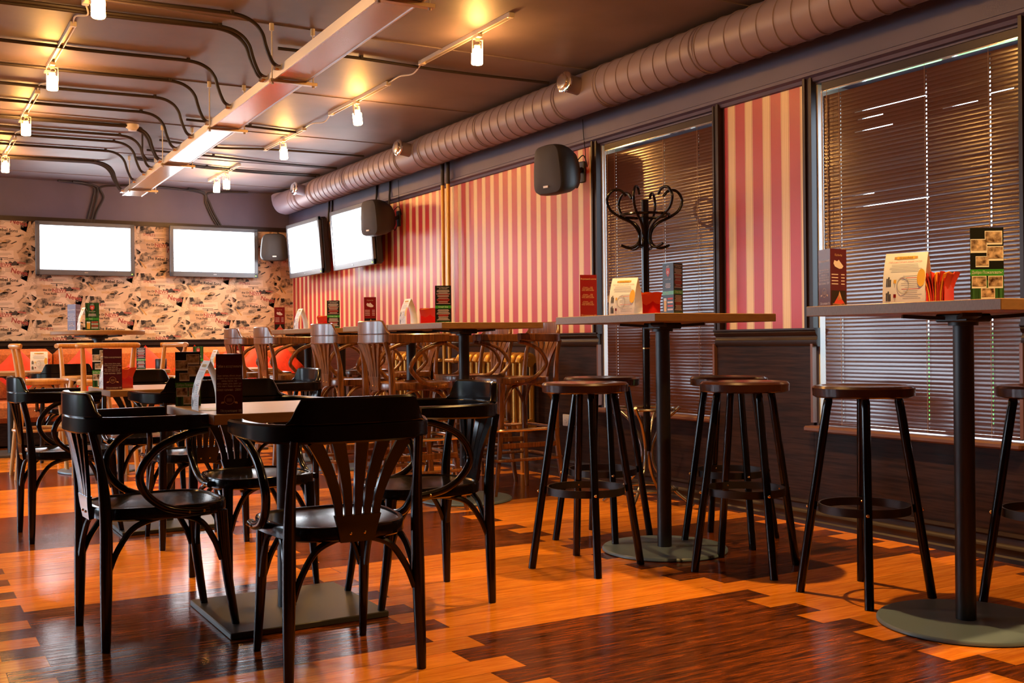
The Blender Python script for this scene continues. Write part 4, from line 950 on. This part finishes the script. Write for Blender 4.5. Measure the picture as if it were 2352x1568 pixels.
def holder(label, loc, rz, body, faces, w=.10, h=.21, group='three-sided menu stands'):
    """three-sided upright menu stand; faces = designs of the sides facing -y (front), then the next two"""
    t = thing('menu_stand', label, 'menu stand', loc, rz, group); r = w / (2 * math.sqrt(3)); b = MB()
    pts = [(2 * r * math.cos(-PI / 2 + PI / 3 + k * 2 * PI / 3), 2 * r * math.sin(-PI / 2 + PI / 3 + k * 2 * PI / 3)) for k in range(3)]
    b.prism(pts, 0, h); b.build('card', body, t)
    for k, d in enumerate(faces):
        if not d: continue
        p = Print(face_M(w, h, -PI / 2 + k * 2 * PI / 3, r), w, h); DES[d](p, random.Random(5 + k)); p.b.build('printed_side', None, t, fix=False)
    return t
def tent(label, loc, rz, w=.15, h=.185, dp=.085, rib='yellow_print'):
    """bowed tent card, two curved sides joined at the top; front faces -y"""
    t = thing('tent_card', label, 'tent card', loc, rz, 'white tent cards'); n = 12
    def prof(v_): return dp / 2 * (1 - v_ ** 1.9) + .004 * math.sin(PI * v_)
    b = MB(); th = .0012
    for s in (-1, 1):
        b.sheet([[(u * w / 2, s * prof(k / n), h * k / n) for u in (-1, 1)] for k in range(n + 1)]); b.sheet([[(u * w / 2, s * max(0, prof(k / n) - th), h * k / n) for u in (-1, 1)] for k in range(n + 1)])
        for u in (-1, 1): b.sheet([[(u * w / 2, s * prof(k / n), h * k / n), (u * w / 2, s * max(0, prof(k / n) - th), h * k / n)] for k in range(n + 1)])
    b.box((0, 0, .001), (w, dp - .002, .0014)); b.build('card', 'paper', t, fix=False)
    rnd = random.Random(4); b = MB()
    def pq(u, v_, ww, hh, m, lay=1):
        b.use(m); b.f([b.v((u_ * w, -prof(q) - .0004 * lay, q * h)) for u_, q in ((u - ww / 2, v_ - hh / 2), (u + ww / 2, v_ - hh / 2), (u + ww / 2, v_ + hh / 2), (u - ww / 2, v_ + hh / 2))])
    def at(u, v_):
        sl = math.atan2(prof(max(0, v_ - .03)) - prof(v_ + .03), .06 * h); return tr(u * w, -prof(v_) - .0022, v_ * h) @ rotx(PI / 2 - sl)
    pq(0, .90, .42, .06, rib, 3); pq(-.24, .90, .07, .05, 'np_gold', 2); pq(.24, .90, .07, .05, 'np_gold', 2); b.use('ink'); b.text('Greenfield', at(0, .90), .011)
    b.use('red_text'); b.text('Чай и настои для ваших гостей', at(0, .82), .0075)
    for k in range(6): pq(rnd.uniform(-.02, .02), .765 - k * .028, rnd.uniform(.6, .8), .011, 'grey_ink')
    for k in range(13): pq(.16 + rnd.uniform(-.03, .03), .54 - k * .036, rnd.uniform(.3, .5), .010, 'red_text' if k in (1, 7) else 'grey_ink')
    for v_ in (.40, .12):
        for u, hh in ((-.40, .16), (-.36, .19), (-.32, .14)): pq(u, v_ + hh / 2 - .06, .032, hh, 'ink', 2)
        pq(-.21, v_ + .04, .06, .07, 'yellow_print' if v_ > .3 else 'card_red', 2); pq(-.21, v_ - .03, .012, .08, 'grey_ink', 2)
    b.use('grey_ink'); M4 = at(-.02, .36)
    for k in range(24):
        a, c = 2 * PI * k / 24, 2 * PI * (k + 1) / 24; b.f([b.v(M4 @ V((q * .021 * math.cos(z_), q * .03 * math.sin(z_), -.0012))) for z_, q in ((a, 1), (c, 1), (c, .88), (a, .88))])
    b.use('yellow_print'); b.f([b.v(at(.40, .5) @ V((.014 * math.cos(2 * PI * k / 20), .032 * math.sin(2 * PI * k / 20), -.0014))) for k in range(20)])
    b.build('printed_side', None, t, fix=False); return t
def napkins(label, loc, rz):
    t = thing('napkin_holder', label, 'napkin holder', loc, rz, 'red napkin holders'); b = MB()
    for y in (-.030, .030):
        g = [[(x_, y + .0, z) for x_ in (-.048, -.016, .016, .048)] for z in (0, .09)]; b.box((0, y, .044), (.10, .003, .088), bev=.001)
    b.box((0, 0, .002), (.10, .063, .004)); b.build('holder', 'glass_red', t)
    b = MB()
    for k in range(9):
        y0 = -.024 + k * .006; b.use('napkin_orange' if k % 3 == 1 else 'napkin_red'); fan = (k - 4) * .004
        g = [[(x_ * (1 + .22 * q * q), y0 + fan * q * q * 1.6 + .004 * math.sin(x_ * 120 + k) * q, .006 + .10 * q + .006 * math.sin(x_ * 60 + k * 2) * q) for x_ in (-.046, -.03, -.015, 0, .015, .03, .046)] for q in (0, .35, .7, 1)]
        b.sheet(g); b.sheet([[(p[0], p[1] + .004, p[2]) for p in r_] for r_ in g]); b.sheet([g[-1], [(p[0], p[1] + .004, p[2]) for p in g[-1]]]); b.sheet([[g[i][-1] for i in range(4)], [(g[i][-1][0], g[i][-1][1] + .004, g[i][-1][2]) for i in range(4)]])
        b.sheet([[g[i][0] for i in range(4)], [(g[i][0][0], g[i][0][1] + .004, g[i][0][2]) for i in range(4)]])
    b.build('napkin_stack', None, t, fix=False); return t
R_ = math.radians
# right-hand high table
holder('purple-red menu stand on the left end of the right-hand bar table', (2.945, 2.76, H1), R_(8), 'card_purple', ('kalyan', None, 'tobacco'), .098, .205)
tent('white tent card printed with wines and text on the right-hand bar table', (3.075, 2.535, H1), R_(-68), .145, .180, .085)
napkins('red napkin holder behind the tent card on the right-hand bar table', (3.17, 2.475, H1), R_(20))
holder('black and green photo menu stand on the right-hand bar table', (3.07, 2.23, H1), R_(-34), 'card_black', ('photos', 'list', None), .105, .235)
# middle high table
holder('dark red hookah menu stand at the left end of the middle bar table', (2.955, 4.345, H1), R_(-18), 'card_red', ('hookah', None, 'tobacco'), .085, .205)
tent('white tent card on the middle bar table, beside the dark red menu stand', (3.0, 4.09, H1), R_(-64), .135, .178, .085)
napkins('red napkin holder on the middle bar table, left of the green menu stand', (3.13, 4.08, H1), R_(-30))
holder('green and black menu stand on the middle bar table, before the coat stand pole', (3.06, 3.81, H1), R_(24), 'card_black', ('list', None, 'beer'), .090, .230)
# row of brown chairs
holder('black and green menu stand at the front corner of the joined bar tables', (2.93, 5.87, H1), R_(-28), 'card_black', ('list', 'beer', 'photos'), .098, .228)
tent('white tent card seen edge-on in the row of joined bar tables', (3.02, 6.58, H1), R_(-92), .11, .178, .085)
napkins('red napkin holder beside the tent card in the row of joined bar tables', (3.12, 6.47, H1), R_(-35))
holder('dark red menu stand with white smoke picture on the joined bar tables', (2.93, 7.02, H1), R_(-28), 'card_red', ('kalyan', None, 'hookah'), .085, .205)
holder('black and green menu stand on the third bar table of the row', (2.99, 7.90, H1), R_(-26), 'card_black', ('list', None, 'photos'), .098, .215)
napkins('red and orange napkin holder on the far bar table of the row', (3.12, 8.46, H1), R_(-30))
tent('white tent card seen edge-on on the farthest bar table', (3.02, 8.76, H1), R_(-90), .115, .180, .085)
holder('dark red menu stand on the farthest bar table, before the newsprint', (2.98, 9.20, H1), R_(-24), 'card_red', ('kalyan', None, 'tobacco'), .090, .205)
# round table
holder('purple menu stand on the round high table', (1.27, 9.10, HR), R_(60), 'card_purple', ('tobacco', None, 'tobacco'), .098, .21)
tent('white tent card between the two menu stands on the round high table', (1.315, 8.93, HR), R_(-85), .10, .18, .08)
holder('green menu stand with a beer picture on the round high table', (1.375, 8.90, HR), R_(-16), 'card_green', ('beer', None, 'list'), .102, .215)
# nearest low table
holder('black and green photo menu stand on the left edge of the nearest low table', (.985, 4.16, H2), R_(-16), 'card_black', ('photos', None, 'list'), .092, .205)
tent('white arched tent card seen edge-on on the nearest low table', (.975, 3.84, H2), R_(-94), .14, .175, .085)
holder('dark purple tobacco menu stand at the front corner of the nearest low table', (.99, 3.60, H2), R_(-20), 'card_purple', ('tobacco', None, 'hookah'), .086, .20)
# second low table
holder('green and black photo menu stand on the second low table', (1.035, 6.38, H2), R_(-28), 'card_black', ('photos', 'list', None), .095, .215)
tent('white tent card seen as a sliver on the second low table', (1.03, 6.13, H2), R_(-84), .09, .18, .085)
holder('purple tobacco menu stand at the front of the second low table', (1.015, 5.93, H2), R_(-16), 'card_purple', ('tobacco', 'kalyan', None), .094, .215)
napkins('orange and red napkin holder on the second low table', (1.09, 6.10, H2), R_(40))
# far low tables
tent('white tent card on the low table at the far left edge', (1.22, 11.02, H2), R_(-10), .15, .18, .085)
napkins('orange napkin holder behind the tent card on the low table at the far left', (1.265, 11.12, H2), R_(0))
holder('purple menu stand at the left picture edge on the low table', (.70, 10.68, H2), R_(-20), 'card_purple', ('tobacco', None, None), .095, .21)
holder('black and green menu stand on the low table behind the round high table', (2.10, 10.72, H2), R_(-30), 'card_black', ('list', None, None), .09, .21)
holder('green menu stand with red emblem on the low table left of the brown chairs', (2.515, 10.22, H2), R_(-16), 'card_green', ('beer', None, None), .095, .215)
tent('white tent card on the low table left of the brown bar chairs', (2.66, 10.15, H2), R_(-80), .10, .18, .085)
napkins('orange napkin holder on the low table left of the brown bar chairs', (2.77, 10.2, H2), R_(-10))
holder('red menu stand on the low table left of the brown bar chairs', (2.93, 10.3, H2), R_(-16), 'card_red', ('kalyan', None, None), .09, .215)
o = MB(); o.lathe([(.0, 0), (.052, 0), (.054, .005), (.054, .092), (.050, .098), (.0, .10)], 24); o = o.build('canister', 'black_metal'); o.location = (2.265, 10.66, H2); tag(o, 'black round canister on the low table behind the second dark armchair row', 'canister')

# small wires from the loudspeakers
for lab, y in (('thin black wire hanging to the large loudspeaker on the striped wall', 6.25), ('thin black wire hanging to the loudspeaker before the television', 9.42)):
    b = MB(); b.tube([(WX - .045, y + .02, 2.56), (WX - .05, y, 2.42), (WX - .06, y - .03, 2.34), (WX - .05, y - .02, 2.27)], .0028, 6); tag(b.build('speaker_wire', 'black_metal'), lab, 'wire', 'speaker wires')
for lab, y in (('left black cable behind the corner television on the striped wall', 11.3), ('right black cable behind the corner television on the striped wall', 11.2), ('left black cable behind the second television on the striped wall', 9.95), ('right black cable behind the second television on the striped wall', 9.62)):
    b = MB(); b.tube([(WX - .046, y, 2.70), (WX - .05, y + .01, 2.5), (WX - .06, y, 2.42), (WX - .07, y, 2.25)], .010, 8); tag(b.build('tv_cable', 'conduit_paint'), lab, 'cable', 'television cables')

# ------------------------------------------------------------------ daylight and rendering
w = bpy.data.worlds.new('sky'); SC.world = w; w.use_nodes = True; n, L = w.node_tree.nodes, w.node_tree.links
bg = n['Background']; bg.inputs[0].default_value = (.70, .84, 1.0, 1); bg.inputs[1].default_value = 10.0
def portal(loc, rot, sx, sy):
    l = bpy.data.lights.new('daylight_portal', 'AREA'); l.shape = 'RECTANGLE'; l.size = sx; l.size_y = sy; l.cycles.is_portal = True
    o = bpy.data.objects.new('daylight_portal', l); COL.objects.link(o); o.location = loc; o.rotation_euler = rot
for k in LW: portal((LX - .2, sum(k) / 2, sum(ZL) / 2), (0, -PI / 2, 0), ZL[1] - ZL[0], k[1] - k[0])
portal((sum(BWN) / 2, BY + .2, sum(ZB) / 2), (-PI / 2, 0, 0), BWN[1] - BWN[0], ZB[1] - ZB[0])
for k in (W1, W2): portal((WX + .42, sum(k) / 2, sum(WZ) / 2), (0, PI / 2, 0), WZ[1] - WZ[0], k[1] - k[0])
vs = SC.view_settings; vs.view_transform = 'Standard'; vs.look = 'None'; vs.exposure = 0.5; vs.gamma = 1; vs.use_curve_mapping = False
